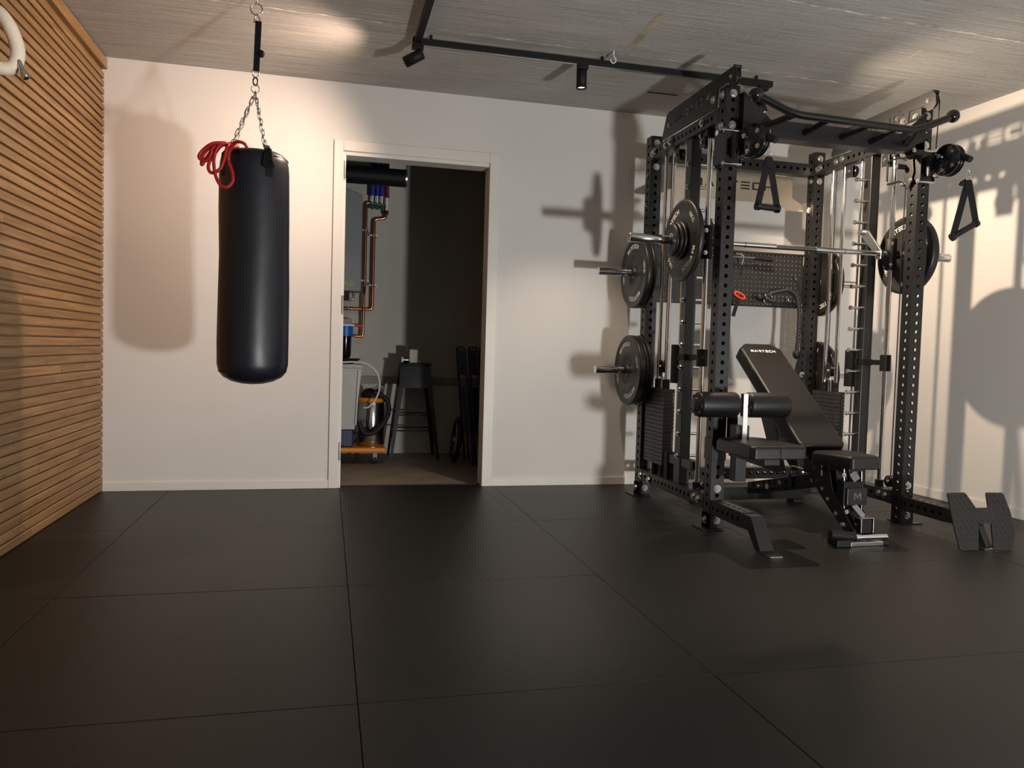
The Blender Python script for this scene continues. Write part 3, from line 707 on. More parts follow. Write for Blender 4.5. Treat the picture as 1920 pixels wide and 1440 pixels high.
# ================================================================== weight plates
def make_plate(name, label, x_in, s, y, z, R, th, rot, kg, group=None, both=True, hub=.60):
    t = thing(name, label, 'weight plate', (x_in, y, z), group)
    x1 = x_in+s*th
    prof = [(0, .026), (0, R*.35), (th*.12, R*.40), (th*.12, R*.86), (0, R*.90), (.0, R-.006), (.006, R), (th-.006, R), (th, R-.006), (th, R*.90), (th*.93, R*.87), (th*.93, R*hub+.004), (th*.97, R*hub), (th*.97, .026), (0, .026)]
    MB().lathe((x_in, y, z), (s, 0, 0), prof, 48).build('disc', 'plate', t)
    MB().lathe((x_in, y, z), (s, 0, 0), [(0-.001, .0255), (0-.001, .036), (th+.001, .036), (th+.001, .0255)], 24).build('hub_ring', 'grip', t)
    for face in ((1, 0) if both else (1,)):
        xf = x1-s*th*.07 if face else x_in+s*th*.12
        sg = s if face else -s
        for k in range(2):
            a0 = rot+k*PI
            def fn(a, b, d, a0=a0, xf=xf, sg=sg):
                # text facing outward along sg*x ; u = to the reader's right
                rr = R*.745+b; ang = -a/(R*.745)+PI/2+a0
                u, v = rr*math.cos(ang), rr*math.sin(ang)
                return (xf+sg*(d+.0004), y-(-sg)*(-1)*u*(-1)*1 if False else y+sg*u, z+v)
            if R > .15:
                mb = MB()
                for p in word('MARTECH', R*.80, R*.115):
                    mb.prism(p, fn, 0, .0012)
                mb.build('lettering', 'white', t)
                fonttext(kg, R*.15, lambda a, b, d, fn=fn: fn(a-R*1.17, b, d+.0006), 'weight_mark', 'white', t)
            elif k == 0:
                fonttext(kg, R*.26, lambda a, b, d, fn=fn: fn(a, b-R*.1, d+.0006), 'weight_mark', 'greyprint', t)
    return t
GP = None
make_plate('weight_plate', 'large black plate on the upper left storage horn, outer one marked in white', 1.955-.022, -1, 4.62, 1.425, .225, .042, .15, '10KG')
make_plate('weight_plate', 'thin black plate behind the outer plate on the upper left storage horn', 1.957, -1, 4.62, 1.425, .224, .022, .6, '5KG')
make_plate('weight_plate', 'large black plate on the lower left storage horn, outermost, lettering tilted', 1.957-.048, -1, 4.62, .803, .225, .040, .35, '15KG')
make_plate('weight_plate', 'middle black plate on the lower left storage horn', 1.957-.025, -1, 4.62, .803, .222, .021, .9, '5KG')
make_plate('weight_plate', 'innermost black plate on the lower left storage horn, next to the post', 1.957, -1, 4.62, .803, .225, .023, .3, '10KG')
make_plate('weight_plate', 'large black plate on the upper right storage horn behind the rack', RX1+.012, 1, 4.62, 1.425, .225, .045, .55, '10KG')
make_plate('weight_plate', 'large black plate on the lower right storage horn behind the weight stack', RX1+.012, 1, 4.62, .803, .225, .045, .35, '10KG')
BZ, BYY = 1.530, 3.87
make_plate('weight_plate', 'large black plate on the left sleeve of the rail-guided barbell', 1.880, -1, BYY, BZ, .221, .030, .75, '10KG')
make_plate('small_weight_plate', 'inner small black plate on the left barbell sleeve against the large plate', 1.849, -1, BYY, BZ, .102, .020, 0, '2.5KG', both=False)
make_plate('small_weight_plate', 'middle small black plate on the left barbell sleeve', 1.828, -1, BYY, BZ, .095, .020, 0, '2.5KG', both=False)
make_plate('small_weight_plate', 'outer small black plate on the left barbell sleeve nearest the sleeve tip', 1.807, -1, BYY, BZ, .086, .018, 0, '1.25KG', both=False)
make_plate('weight_plate', 'large black plate on the right sleeve of the rail-guided barbell', 3.268, 1, BYY, BZ, .225, .048, .45, '10KG')

# ================================================================== smith barbell
bb = thing('smith_barbell', 'chrome barbell running on the vertical rods inside the rack', 'barbell', (2.5925, BYY, BZ))
def seg(x0, x1, r, nm, m): return MB().cyl((x0, BYY, BZ), (x1, BYY, BZ), r, n=20).build(nm, m, bb)
seg(2.04, 2.235, .0145, 'shaft', 'chrome'); seg(2.235, 2.425, .0155, 'shaft', 'chrome'); seg(2.425, 2.680, .0142, 'grip_section', 'grip'); seg(2.680, 2.866, .0155, 'shaft', 'chrome'); seg(2.866, 3.14, .0145, 'shaft', 'chrome')
for xg in (2.235, 2.866): seg(xg-.0015, xg+.0015, .0158, 'ring_groove', 'darkprint')
mb = MB().lathe((1.965, BYY, BZ), (-1, 0, 0), [(0, 0), (0, .0245), (.410, .0245), (.412, .0225), (.412, .017), (.405, .016), (.405, 0)], 28); mb.build('sleeve', 'chrome', bb)
mb = MB().lathe((3.222, BYY, BZ), (1, 0, 0), [(0, 0), (0, .0245), (.358, .0245), (.362, .0225), (.362, .017), (.355, .016), (.355, 0)], 28); mb.build('sleeve', 'chrome', bb)
for s, xc in ((-1, SX[0]), (1, SX[1])):
    mb = MB(); mb.lathe((xc, BYY, BZ-.09), (0, 0, 1), [(0, .0155), (0, .029), (.002, .031), (.178, .031), (.18, .029), (.18, .0155)], 24); mb.build('linear_bearing', 'blackmatte', bb)
    MB().cyl((xc-.043, BYY, BZ), (xc+.043, BYY, BZ), .026, n=20).build('bearing_boss', 'black', bb)
    xh = xc-s*.080
    hk = MB(); hk.prism([(BYY-.020, BZ-.032), (BYY+.022, BZ-.032), (BYY+.030, BZ), (BYY+.150, BZ+.115), (BYY+.165, BZ+.145), (BYY+.135, BZ+.160), (BYY+.095, BZ+.145), (BYY-.026, BZ+.012)], lambda a, b, d: (d, a, b), xh-.006, xh+.006)
    hk.build('hook_plate', 'zinc', bb, bev=.002)
    MB().cyl((xh-s*.03, BYY+.145, BZ+.140), (xh+s*.02, BYY+.145, BZ+.140), .013, n=14).build('hook_roller', 'zinc', bb)
    for dz in (-.06, .06): inst('bolt', me_sbolt, bb, (xc-.02, BYY-.028, BZ+dz), RF)

# ================================================================== handles, rope, bars, strap
def stirrup(label, top, a, b, twist=0, ring_len=.055, cols='nylon', nub=False):
    """top = strap apex, a/b = ends of the bar"""
    top, a, b = Vector(top), Vector(a), Vector(b)
    t = thing('gym_stirrup', label, 'handle', tuple((a+b)/2), 'stirrup handles hanging on the rack pulleys' if False else None)
    MB().cyl(a, b, .0155, n=18).build('grip', 'rubber', t, bev=.001)
    for e in (a, b):
        d = (b-a).normalized(); MB().cyl(e-d*.008, e+d*.008, .021, n=16).build('end_cap', 'blackgloss', t, bev=.002)
    d = (b-a).normalized(); nrm = d.cross(Vector((0, 0, 1))).normalized()
    for e, sgn in ((a, 1), (b, -1)):
        p = e+d*sgn*.0; MB().beam(p, top+d*sgn*-.004, .0035, .036, upv=tuple(d)).build('strap', 'nylon', t, bev=.0008)
    MB().beam(top-Vector((0, 0, .045)), top+Vector((0, 0, .012)), .010, .034, upv=tuple(d)).build('strap_fold', 'nylon', t, bev=.001)
    pts = [top+Vector((0, 0, .012))+d*(.016*math.cos(q))+Vector((0, 0, 1))*(.016*math.sin(q)) for q in [2*PI*k/20 for k in range(20)]]
    MB().tube(pts, .0032, 8, closed=True).build('d_ring', 'chrome', t)
    return t
hL = stirrup('black cable handle hanging straight down at the front-left upright', (2.094, 3.43, 1.885), (2.040, 3.425, 1.652), (2.155, 3.435, 1.648))
tip = Vector((2.094, 3.43, 1.915))
MB().cyl(tip, Vector((2.094, 3.43, 2.03)), .0022, n=8).build('cable_end', 'chrome', hL)
MB().tube([tip+Vector((.006*math.cos(q), 0, .012*math.sin(q))) for q in [2*PI*k/14 for k in range(14)]], .0022, 6, closed=True).build('carabiner', 'chrome', hL)
hR = stirrup('black cable handle hanging tilted from the right pulley, before the side wall', (3.195, 3.35, 1.842), (3.128, 3.36, 1.560), (3.252, 3.345, 1.636))
MB().tube([(3.187, 3.35, 1.905), (3.179, 3.35, 1.872), (3.183, 3.35, 1.848), (3.20, 3.35, 1.846), (3.207, 3.35, 1.87), (3.195, 3.35, 1.905)], .0026, 8, closed=True).build('carabiner', 'chrome', hR)
MB().prism([(3.150, 1.828), (3.163, 1.848), (3.188, 1.862), (3.192, 1.845), (3.172, 1.822)], lambda a, b, d: (a, d, b), 3.352, 3.368).build('snap_lock', 'rubber', hR, bev=.002)

# triceps rope on the pegboard
RY = 4.60
tr = thing('pull_down_rope', 'black braided pull-down rope hanging from the perforated panel', 'rope', (2.84, RY, 1.30))
def braid(pts, r, nm, par, m='ropeblk', strands=3, turns=90):
    P = [Vector(p) for p in pts]
    # resample
    L = [0]
    for i in range(1, len(P)): L.append(L[-1]+(P[i]-P[i-1]).length)
    N = max(20, int(L[-1]/.006)); Q = []
    for k in range(N+1):
        s = L[-1]*k/N; i = 1
        while i < len(L)-1 and L[i] < s: i += 1
        t = (s-L[i-1])/max(1e-6, L[i]-L[i-1]); Q.append(P[i-1].lerp(P[i], t))
    for st in range(strands):
        pts2 = []; up_ = None
        for i, p in enumerate(Q):
            d = (Q[min(i+1, N)]-Q[max(i-1, 0)]).normalized()
            if up_ is None: up_ = d.orthogonal().normalized()
            up_ = (up_-d*up_.dot(d)).normalized(); b = d.cross(up_)
            a = turns*L[-1]*i/N+st*2*PI/strands; pts2.append(p+(up_*math.cos(a)+b*math.sin(a))*r*.48)
        MB().tube(pts2, r*.56, 7).build(nm, m, par)
braid(fillet([(2.84, RY, 1.320), (2.90, RY, 1.345), (3.00, RY, 1.366), (3.06, RY, 1.33), (3.085, RY, 1.24), (3.088, RY, 1.10), (3.080, RY, .95)], .05, 6), .0135, 'rope_strand', tr)
MB().lathe((3.079, RY, .958), (0, 0, -1), [(0, .014), (0, .024), (.02, .026), (.04, .022), (.052, .010), (.055, 0)], 20).build('rope_end_cap', 'rubber', tr)
braid(fillet([(2.84, RY, 1.320), (2.82, RY-.02, 1.30), (2.86, RY-.02, 1.278), (2.90, RY-.01, 1.285), (2.885, RY, 1.31)], .02, 4), .0135, 'rope_strand', tr)
MB().lathe((2.80, RY-.01, 1.30), (-.8, 0, .2), [(0, .012), (0, .024), (.03, .026), (.045, .018), (.048, 0)], 18).build('rope_end_cap', 'rubber', tr)
MB().tube([(2.84+.03*math.cos(q), RY-.01, 1.298+.034*math.sin(q)) for q in [2*PI*k/24 for k in range(24)]], .0028, 8, closed=True).build('steel_ring', 'chrome', tr)
# lat bar on hooks
lb = thing('cable_bar', 'chrome and black cable bar resting on hooks at the top of the perforated panel', 'cable bar', (2.70, 4.612, 1.563))
MB().cyl((2.43, 4.612, 1.564), (2.742, 4.612, 1.566), .0085, n=12).build('bar', 'chrome', lb); MB().cyl((2.742, 4.612, 1.566), (2.872, 4.612, 1.559), .0135, n=14).build('grip', 'rubber', lb)
MB().cyl((2.30, 4.612, 1.562), (2.43, 4.612, 1.564), .0135, n=14).build('grip', 'rubber', lb)
MB().tube([(2.595, 4.60, 1.585), (2.64, 4.60, 1.585), (2.65, 4.60, 1.57), (2.648, 4.60, 1.535), (2.642, 4.60, 1.515)], .006, 8).build('swivel_hook', 'chrome', lb)
# red-looped strap
rs = thing('ankle_strap', 'short black strap with a red loop handle hung on the perforated panel', 'strap', (2.63, 4.61, 1.30))
pts = [(2.640+.040*math.cos(q)*.95-.014*math.sin(q)*.4, 4.606, 1.314+.018*math.sin(q)-.012*math.cos(q)) for q in [2*PI*k/24 for k in range(24)]]
MB().tube(pts, .0065, 8, closed=True).build('red_loop', 'redhandle', rs)
MB().beam((2.632, 4.606, 1.295), (2.598, 4.606, 1.175), .0035, .026, upv=(1, 0, .3)).build('webbing', 'nylon', rs, bev=.0008)

# ================================================================== BENCH
bench = thing('weight_bench', 'black adjustable bench with inclined backrest standing inside the rack', 'bench', (2.59, 3.7, 0))
def pad(mid0, mid1, w0, w1, th, parent, nm='pad', m='vinyl', rb=.022, taper_end=.0, axis_x=(1, 0, 0)):
    """soft pad between two mid points (top surface), widths w0/w1, thickness th below"""
    p, q = Vector(mid0), Vector(mid1); d = (q-p).normalized(); r = Vector(axis_x); u = r.cross(d).normalized()
    if u.z < 0: u = -u
    L = (q-p).length
    out = [(-w0/2+.02, 0), (w0/2-.02, 0), (w0/2, .02), (w1/2, L-.05), (w1/2-.035-taper_end, L), (-w1/2+.035+taper_end, L), (-w1/2, L-.05), (-w0/2, .02)]
    mb = MB(); n = len(out)
    rings = [(.0, th), (.0, .018), (.006, .006), (.018, .0)]
    V = []
    for ins, dep in rings:
        for a, b in out:
            cx, cyy = 0, L/2; k = 1-ins/max(.02, min(w0, w1)/2)*1.0
            kk = 1-ins/(L/2)
            V.append(p+r*(a*k)+d*(cyy+(b-cyy)*kk)-u*dep)
    F = [(k*n+i, k*n+(i+1) % n, (k+1)*n+(i+1) % n, (k+1)*n+i) for k in range(len(rings)-1) for i in range(n)]
    F += [tuple(range(n))[::-1], tuple(range((len(rings)-1)*n, len(rings)*n))]
    mb.add(V, F, False)
    o = mb.build(nm, m, parent, bev=.006, seg=3)
    for pl in o.data.polygons: pl.use_smooth = True
    o.modifiers.new('wn', 'WEIGHTED_NORMAL')
    return o, (p, d, r, u)
_, (bp0, bd, brr, bu) = pad((2.592, 3.585, .450), (2.592, 4.285, 1.000), .285, .285, .080, bench, 'backrest_pad', taper_end=.02)
LB = (Vector((2.592, 4.285, 1.0))-Vector((2.592, 3.585, .45))).length
letters('MARTECH', .165, .020, lambda a, b, d: tuple(bp0+bd*(LB-.085+b)+brr*a+bu*(d+.0006)), 'lettering', 'white', bench, .0008)
o, _ = pad((2.603, 3.265, .437), (2.603, 3.560, .430), .188, .272, .068, bench, 'seat_pad')
# backrest frame
def along(s, off, x=0): return tuple(bp0+bd*s-bu*off+brr*x)
MB().beam(along(.02, .105), along(.72, .105), .05, .045, upv=tuple(bu)).build('backrest_frame', 'black', bench, bev=.002)
MB().beam(along(.25, .135, -.05), along(.50, .135, -.05), .006, .10, upv=tuple(bu)).build('backrest_rib', 'black', bench, bev=.001)
# diamond shaped gusset plates and support arm with cut letters
plate_cut([(-.10, -.040), (.12, -.040), (.135, -.02), (.135, .030), (-.10, .030)], word('MARTECH', .175, .028), 'support_plate', 'black', bench,
          lambda a, b, d: (2.545+d, 4.115-a*1.6, .296+b-a*.05), .005)
for x in (2.548, 2.634): MB().prism([(4.13, .67), (4.16, .60), (4.02, .34), (3.92, .26), (3.86, .27), (3.97, .50), (4.06, .66)], lambda a, b, d: (d, a, b), x-.003, x+.003).build('support_arm', 'black', bench, bev=.001)
# spine and rear foot
MB().beam((2.591, 3.43, .305), (2.591, 4.26, .100), .070, .072).build('spine', 'black', bench, bev=.003)
MB().beam((2.20, 4.30, .063), (2.95, 4.30, .063), .06, .08).build('rear_foot_bar', 'black', bench, bev=.003)
for x in (2.235, 2.915): MB().box(x-.035, x+.035, 4.26, 4.34, .0, .022).build('rubber_foot', 'rubber', bench, bev=.003)
# adjustment ladder
for x in (2.545, 2.637):
    mb = MB(); pts = [(3.80, .185)]
    lad = [(3.80, .190), (3.80, .262), (3.815, .267)]
    for k in range(7):
        yk = 3.83+k*.055; zk = .190-(yk-3.80)*.22
        lad += [(yk, zk+.040), (yk+.006, zk+.016), (yk+.026, zk+.010), (yk+.034, zk+.036)]
    lad += [(4.24, .140), (4.25, .090)]
    mb.prism(lad, lambda a, b, d: (d, a, b), x-.0025, x+.0025); mb.build('ladder_plate', 'zinc' if False else 'black', bench)
    bolts([(x-.005, 3.90, .195), (x-.005, 4.12, .135), (x-.005, 3.55, .27), (x-.005, 3.60, .26)], me=me_sbolt, rot=RL, parent=bench)
MB().box(2.5405, 2.5415, 4.02, 4.05, .135, .165).build('warning_label', 'cream', bench)
# seat post, hinge and front strut
MB().box(2.52, 2.665, 3.50, 3.66, .30, .372).build('hinge_block', 'black', bench, bev=.003)
for x in (2.535, 2.65): MB().prism([(3.60, .38), (3.63, .30), (3.52, .20), (3.28, .03), (3.22, .03), (3.24, .07), (3.42, .24), (3.46, .36)], lambda a, b, d: (d, a, b), x-.003, x+.003).build('front_strut_plate', 'black', bench, bev=.001)
bolts([(2.530, 3.56, .335), (2.530, 3.50, .235), (2.530, 3.45, .19), (2.530, 3.38, .13), (2.530, 3.33, .085)], me=me_sbolt, rot=RL, parent=bench)
MB().beam((2.60, 3.50, .30), (2.60, 3.285, .060), .06, .05).build('front_strut', 'black', bench, bev=.003)
MB().beam((2.603, 3.33, .366), (2.603, 3.56, .358), .09, .03).build('seat_frame', 'black', bench, bev=.002)
# leg-clamp carriage with the M badge
MB().box(2.545, 2.660, 3.318, 3.334, .182, .268).build('badge_plate', 'black', bench, bev=.003)
mb = MB()
for p in word('M', .044, .034): mb.prism(p, lambda a, b, d: (2.603+a, 3.3175-d, .227+b), 0, .001)
mb.build('badge_letter', 'grip', bench)
MB().box(2.535, 2.645, 3.334, 3.390, .178, .300).build('carriage', 'blackmatte', bench, bev=.004)
for x in (2.548, 2.650): MB().cyl((x, 3.36, .36), (x, 3.345, .14), .010, n=12).build('carriage_rod', 'blackgloss', bench)
for x, z in ((2.520, .335), (2.545, .150), (2.535, .085)): inst('bolt', me_sbolt, bench, (x, 3.32, z), RF)
cb = MB(); cb.beam((2.590, 3.325, .180), (2.606, 3.275, .135), .030, .010, upv=(0, 1, 0)); cb.build('chrome_tongue', 'chrome', bench, bev=.001)
cb = MB(); cb.box(2.568, 2.573, 3.235, 3.285, .055, .130); cb.box(2.637, 2.642, 3.235, 3.285, .055, .130); cb.box(2.568, 2.642, 3.235, 3.285, .130, .135); cb.build('chrome_shackle', 'chrome', bench, bev=.001)
MB().box(2.576, 2.634, 3.24, 3.28, .05, .126).build('foot_post', 'blackmatte', bench, bev=.002)
cb = MB(); cb.beam((2.585, 3.345, .345), (2.610, 3.335, .305), .040, .008, upv=(0, 1, 0)); cb.build('tongue', 'grip', bench, bev=.001)
# front foot with bright roller handle
MB().cyl((2.395, 3.235, .060), (2.52, 3.220, .050), .022, n=16).build('front_foot_bar', 'blackmatte', bench)
MB().cyl((2.535, 3.205, .048), (2.690, 3.205, .048), .0135, n=18).build('roller_handle', 'chrome', bench, bev=.001)
MB().cyl((2.512, 3.205, .048), (2.535, 3.205, .048), .0170, n=18).build('roller_cap', 'zinc', bench)
MB().box(2.500, 2.685, 3.215, 3.30, .0, .022).build('front_foot_plate', 'zinc', bench, bev=.003)
MB().box(2.420, 2.500, 3.21, 3.29, 0, .035).build('rubber_foot', 'rubber', bench, bev=.004)
MB().box(2.640, 2.730, 3.225, 3.30, 0, .020).build('rubber_foot', 'rubber', bench, bev=.004)
# seat adjuster knob right side
MB().cyl((2.70, 3.56, .385), (2.78, 3.56, .385), .019, n=14).build('seat_knob', 'rubber', bench, bev=.003)
MB().tube([(2.56, 3.70, .300), (2.56, 3.80, .305), (2.56, 3.83, .300), (2.56, 3.835, .26)], .006, 8).build('pop_pin_wire', 'chrome', bench)

# ================================================================== LAT SEAT with rollers (clamped to the front-left upright)
ls = thing('thigh_roller_seat', 'black padded seat with two thick foam rollers fixed to the front-left upright', 'seat attachment', (2.05, 3.4, 0))
o, _ = pad((2.050, 3.15, .503), (2.050, 3.555, .500), .295, .27, .064, ls, 'seat_pad')
MB().box(2.0495, 2.0505, 3.1445, 3.148, .440, .500).build('seam', 'darkprint', ls)
for s, x0, x1 in ((-1, 1.795, 2.014), (1, 2.066, 2.300)):
    xa, xb = x0, x1; R = .064
    mb = MB().lathe((xa, 3.50, .668), (1, 0, 0), [(.004, .018), (0, R-.016), (.0015, R-.010), (.004, R-.006), (.012, R-.001), (.020, R), (xb-xa-.020, R), (xb-xa-.012, R-.001), (xb-xa-.004, R-.007), (xb-xa, R-.016), (xb-xa-.004, .018)], 36)
    mb.build('foam_roller', 'vinyl', ls)
    e = xa
    star = [((.058 if k % 4 < 2 else .049)*math.cos(2*PI*k/32), (.058 if k % 4 < 2 else .049)*math.sin(2*PI*k/32)) for k in range(32)]
    MB().prism(star, lambda a, b, d: (e-d, 3.50+a, .668+b), -.002, .005).build('roller_end_cap', 'rubber', ls, bev=.001)
    MB().lathe((e-.005, 3.50, .668), (-1, 0, 0), [(0, .038), (.004, .037), (.010, .027), (.012, 0)], 24).build('roller_end_button', 'plate', ls)
MB().cyl((1.80, 3.50, .668), (2.295, 3.50, .668), .014, n=14).build('roller_axle', 'blackmatte', ls)
MB().box(2.028, 2.056, 3.458, 3.486, .50, .728).build('height_post', 'chrome', ls, bev=.002, label='bright chrome square post')
sl = MB(); sl.box(2.003, 2.078, 3.475, 3.535, .500, .565); sl.build('post_sleeve', 'black', ls, bev=.002)
MB().box(2.010, 2.070, 3.475, 3.535, .28, .438).build('column', 'black', ls, bev=.003)
MB().box(2.0, 2.08, 3.20, 3.535, .405, .438).build('seat_support', 'black', ls, bev=.002)
MB().box(1.985, 2.035, 3.535, 3.642, .425, .475).build('clamp_arm', 'black', ls, bev=.003)
MB().prism([(3.645, .66), (3.60, .66), (3.545, .60), (3.54, .48), (3.645, .47)], lambda a, b, d: (d, a, b), 2.046, 2.052).build('gusset', 'black', ls, bev=.001)
MB().cyl((2.055, 3.60, .455), (2.11, 3.60, .452), .013, n=12).build('pin_shaft', 'chrome', ls); MB().sphere((2.118, 3.60, .452), .021).build('pin_knob', 'blackgloss', ls)

# ================================================================== TRACK LIGHTS
trk = thing('light_track', 'black ceiling light track turning a corner toward the back', 'light track', (.43, 4.10, 2.52))
TZ0, TZ1 = 2.488, 2.520
tk = MB(); tk.box(.413, 2.50, 4.085, 4.119, TZ0, TZ1); tk.build('track_rail', 'blackmatte', trk, bev=.002)
MB().box(.413, .447, 1.0, 4.085, TZ0, TZ1).build('track_rail', 'blackmatte', trk, bev=.002)
MB().box(.448, 2.30, 4.096, 4.108, TZ0-.0015, TZ0-.0002).build('track_channel', 'zinc', trk)
for (x, y) in ((.5, 4.10), (1.45, 4.10), (2.4, 4.10), (.43, 3.3), (.43, 1.6)):
    MB().cyl((x, y, TZ1), (x, y, H), .008, n=10).build('ceiling_spacer', 'blackmatte', trk)
MB().box(.405, .455, 4.078, 4.126, TZ0-.004, TZ1+.002).build('corner_joint', 'blackmatte', trk, bev=.002)
def spot(label, px, c, d, mat_lens, L=.105, R=.0285):
    t = thing('track_spotlight', label, 'spotlight', (px, 4.102, TZ0))
    MB().box(px-.030, px+.030, 4.086, 4.118, TZ0-.024, TZ0).build('adapter', 'blackmatte', t, bev=.002)
    c = Vector(c); d = Vector(d).normalized()
    MB().tube([(px, 4.102, TZ0-.02), (px, 4.102, (TZ0+c.z)/2), tuple(c)], .0055, 8).build('stem', 'blackmatte', t)
    p0 = c-d*L*.5; 
    mb = MB().lathe(p0, d, [(0, 0), (0, R-.003), (.003, R), (L, R), (L, R-.003), (L-.012, R-.004)], 28); mb.build('lamp_body', 'blackmatte', t)
    MB().lathe(p0, d, [(L-.013, 0), (L-.012, R-.0035)], 24).build('lamp_lens', mat_lens, t)
    return t
spot('black cylinder spotlight at the track corner, tilted left', .432, (.412, 4.10, 2.418), (-.86, .10, -.50), 'darklens')
spot('black cylinder spotlight hanging straight down in the middle of the track', 1.338, (1.340, 4.12, 2.418), (.01, 0, -1), 'lens')
spot('black cylinder spotlight at the right end of the track, half behind the rack', 2.445, (2.360, 3.985, 2.335), (.35, -.25, -.90), 'darklens')
# keep lights outside their bodies: lights sit just in front of the lenses
hk = thing('ceiling_hook', 'small white screw hook in the concrete ceiling near the middle spotlight', 'hook', (1.478, 4.02, H))
MB().tube([(1.478, 4.0, H), (1.478, 4.0, H-.03), (1.490, 4.0, H-.042), (1.492, 4.0, H-.058), (1.478, 4.0, H-.068), (1.464, 4.0, H-.06), (1.462, 4.0, H-.048)], .0035, 8).build('hook', 'white', hk)

# ================================================================== PUNCHING BAG
BX, BY = -.340, 3.80
bag = thing('punching_bag', 'long black leather punching bag hanging on chains in front of the white wall', 'punching bag', (BX, BY, .72))
prof = [(0, 0), (.004, .05), (.015, .095), (.035, .132), (.060, .152), (.095, .160), (.2, .161), (.45, .158), (.60, .1555), (.80, .157), (.98, .155), (1.02, .1515), (1.045, .146), (1.062, .134), (1.072, .115), (1.072, .09), (1.066, 0)]
n = 48; V = []; Fc = []
for h_, r_ in prof:
    for k in range(n):
        a = 2*PI*k/n; rr = r_*(1+.012*math.sin(3*a+h_*4)+.008*math.sin(5*a-h_*9))
        V.append((BX+rr*math.cos(a), BY+rr*math.sin(a), .715+h_))
Fc = [(i*n+k, i*n+(k+1) % n, (i+1)*n+(k+1) % n, (i+1)*n+k) for i in range(len(prof)-1) for k in range(n)]
mb = MB().add(V, Fc, True); mb.build('bag_body', 'bag', bag)
MB().tube([(BX+.1525*math.cos(2*PI*k/40), BY+.1525*math.sin(2*PI*k/40), .776) for k in range(40)], .0018, 6, closed=True).build('bottom_seam', 'blackmatte', bag)
MB().tube([(BX+.145*math.cos(2*PI*k/40), BY+.145*math.sin(2*PI*k/40), 1.760) for k in range(40)], .0035, 6, closed=True).build('top_piping', 'blackmatte', bag)
rim = [(BX-.100, BY-.06), (BX+.055, BY-.105), (BX+.040, BY+.09), (BX-.112, BY+.05)]
apex = (BX-.004, BY, 2.068)
def link_mesh():
    mb = MB(); pts = []
    hl, hw_ = .013, .0065
    for k in range(8): a = -PI/2+PI*k/7; pts.append((hw_*math.cos(a+PI/2)*1, 0, hl+hw_*math.sin(a+PI/2)))
    for k in range(8): a = PI/2+PI*k/7; pts.append((hw_*math.cos(a+PI/2), 0, -hl+hw_*math.sin(a+PI/2)))
    mb.tube(pts, .0019, 6, closed=True); me = mb.mesh('link_mesh'); me.materials.append(M['chain']); return me
me_link = link_mesh()
def chain(p, q, parent):
    p, q = Vector(p), Vector(q); d = q-p; N = max(1, round(d.length/.030)); st = d/N
    rot = Vector((0, 0, 1)).rotation_difference(d.normalized())
    for k in range(N):
        o = bpy.data.objects.new('chain_link', me_link); C.objects.link(o); o.parent = parent
        o.location = p+st*(k+.5)-root_loc(parent)
        o.rotation_mode = 'QUATERNION'; from mathutils import Quaternion
        o.rotation_quaternion = rot @ Quaternion((0, 0, 1), PI/2*(k % 2)+.3)
for (x, y) in rim: chain((x, y, 1.80), apex, bag)
for (x, y) in rim:
    a = math.atan2(y-BY, x-BX); xx, yy = BX+.150*math.cos(a), BY+.150*math.sin(a)
    st = MB(); st.beam((xx+.004*math.cos(a), yy+.004*math.sin(a), 1.66), (xx+.002*math.cos(a), yy+.002*math.sin(a), 1.765), .034, .005, upv=(math.cos(a), math.sin(a), 0)); st.beam((xx, yy, 1.765), (x, y, 1.805), .030, .006)
    st.build('hanging_strap', 'nylon', bag, bev=.001)
# cloth knot on front-right strap
kx, ky = BX+.068, BY-.150
mb = MB(); 
for k in range(5):
    a = k*1.3; mb.tube([(kx+.012*math.cos(a+q)*(1+.2*k), ky-.004*k*.6, 1.765-.012*k+.016*math.sin(a+q)) for q in [2*PI*j/10 for j in range(10)]], .0065, 6, closed=True)
mb.tube([(kx, ky-.005, 1.75), (kx+.02, ky-.010, 1.72), (kx+.026, ky-.006, 1.70)], .008, 7)
mb.build('cloth_knot', 'nylon', bag, label='frayed dark grey cloth knot')
# rings, swivel, strap to the ceiling
def ring(c, r, t, parent, nm='ring', axis='x'):
    c = Vector(c)
    pts = [(c+Vector((r*math.cos(q), 0, r*math.sin(q))) if axis == 'y' else c+Vector((0, r*math.cos(q), r*math.sin(q)))) for q in [2*PI*k/22 for k in range(22)]]
    MB().tube(pts, t, 8, closed=True).build(nm, 'zinc', parent)
ring((BX-.004, BY, 2.083), .018, .0026, bag, axis='y')
mb = MB().tube([(BX-.004+.010*math.cos(q), BY, 2.118+.018*math.sin(q)) for q in [2*PI*k/18 for k in range(18)]], .0042, 8, closed=True); mb.build('swivel', 'grip', bag)
MB().tube([(BX-.004+.014*math.cos(q), BY, 2.156+.020*math.sin(q)) for q in [2*PI*k/18 for k in range(18)]], .0030, 8, closed=True).build('snap_link', 'zinc', bag)
MB().beam((BX-.001, BY, 2.165), (BX+.006, BY, 2.392), .028, .012, upv=(0, 1, 0)).build('hanging_webbing', 'nylon', bag, bev=.002)
MB().sphere((BX+.020, BY-.004, 2.245), .017).build('webbing_knot', 'nylon', bag)
MB().tube([(BX-.010, BY, 2.385), (BX-.012, BY, 2.405), (BX-.002, BY, 2.425), (BX+.010, BY, 2.405), (BX+.010, BY, 2.385)], .0035, 8).build('shackle', 'zinc', bag); MB().cyl((BX-.018, BY, 2.387), (BX+.016, BY, 2.387), .0035, n=8).build('shackle_pin', 'zinc', bag)
ring((BX-.004, BY, 2.445), .026, .0035, bag, axis='y'); ring((BX-.002, BY, 2.488), .018, .003, bag, axis='x')
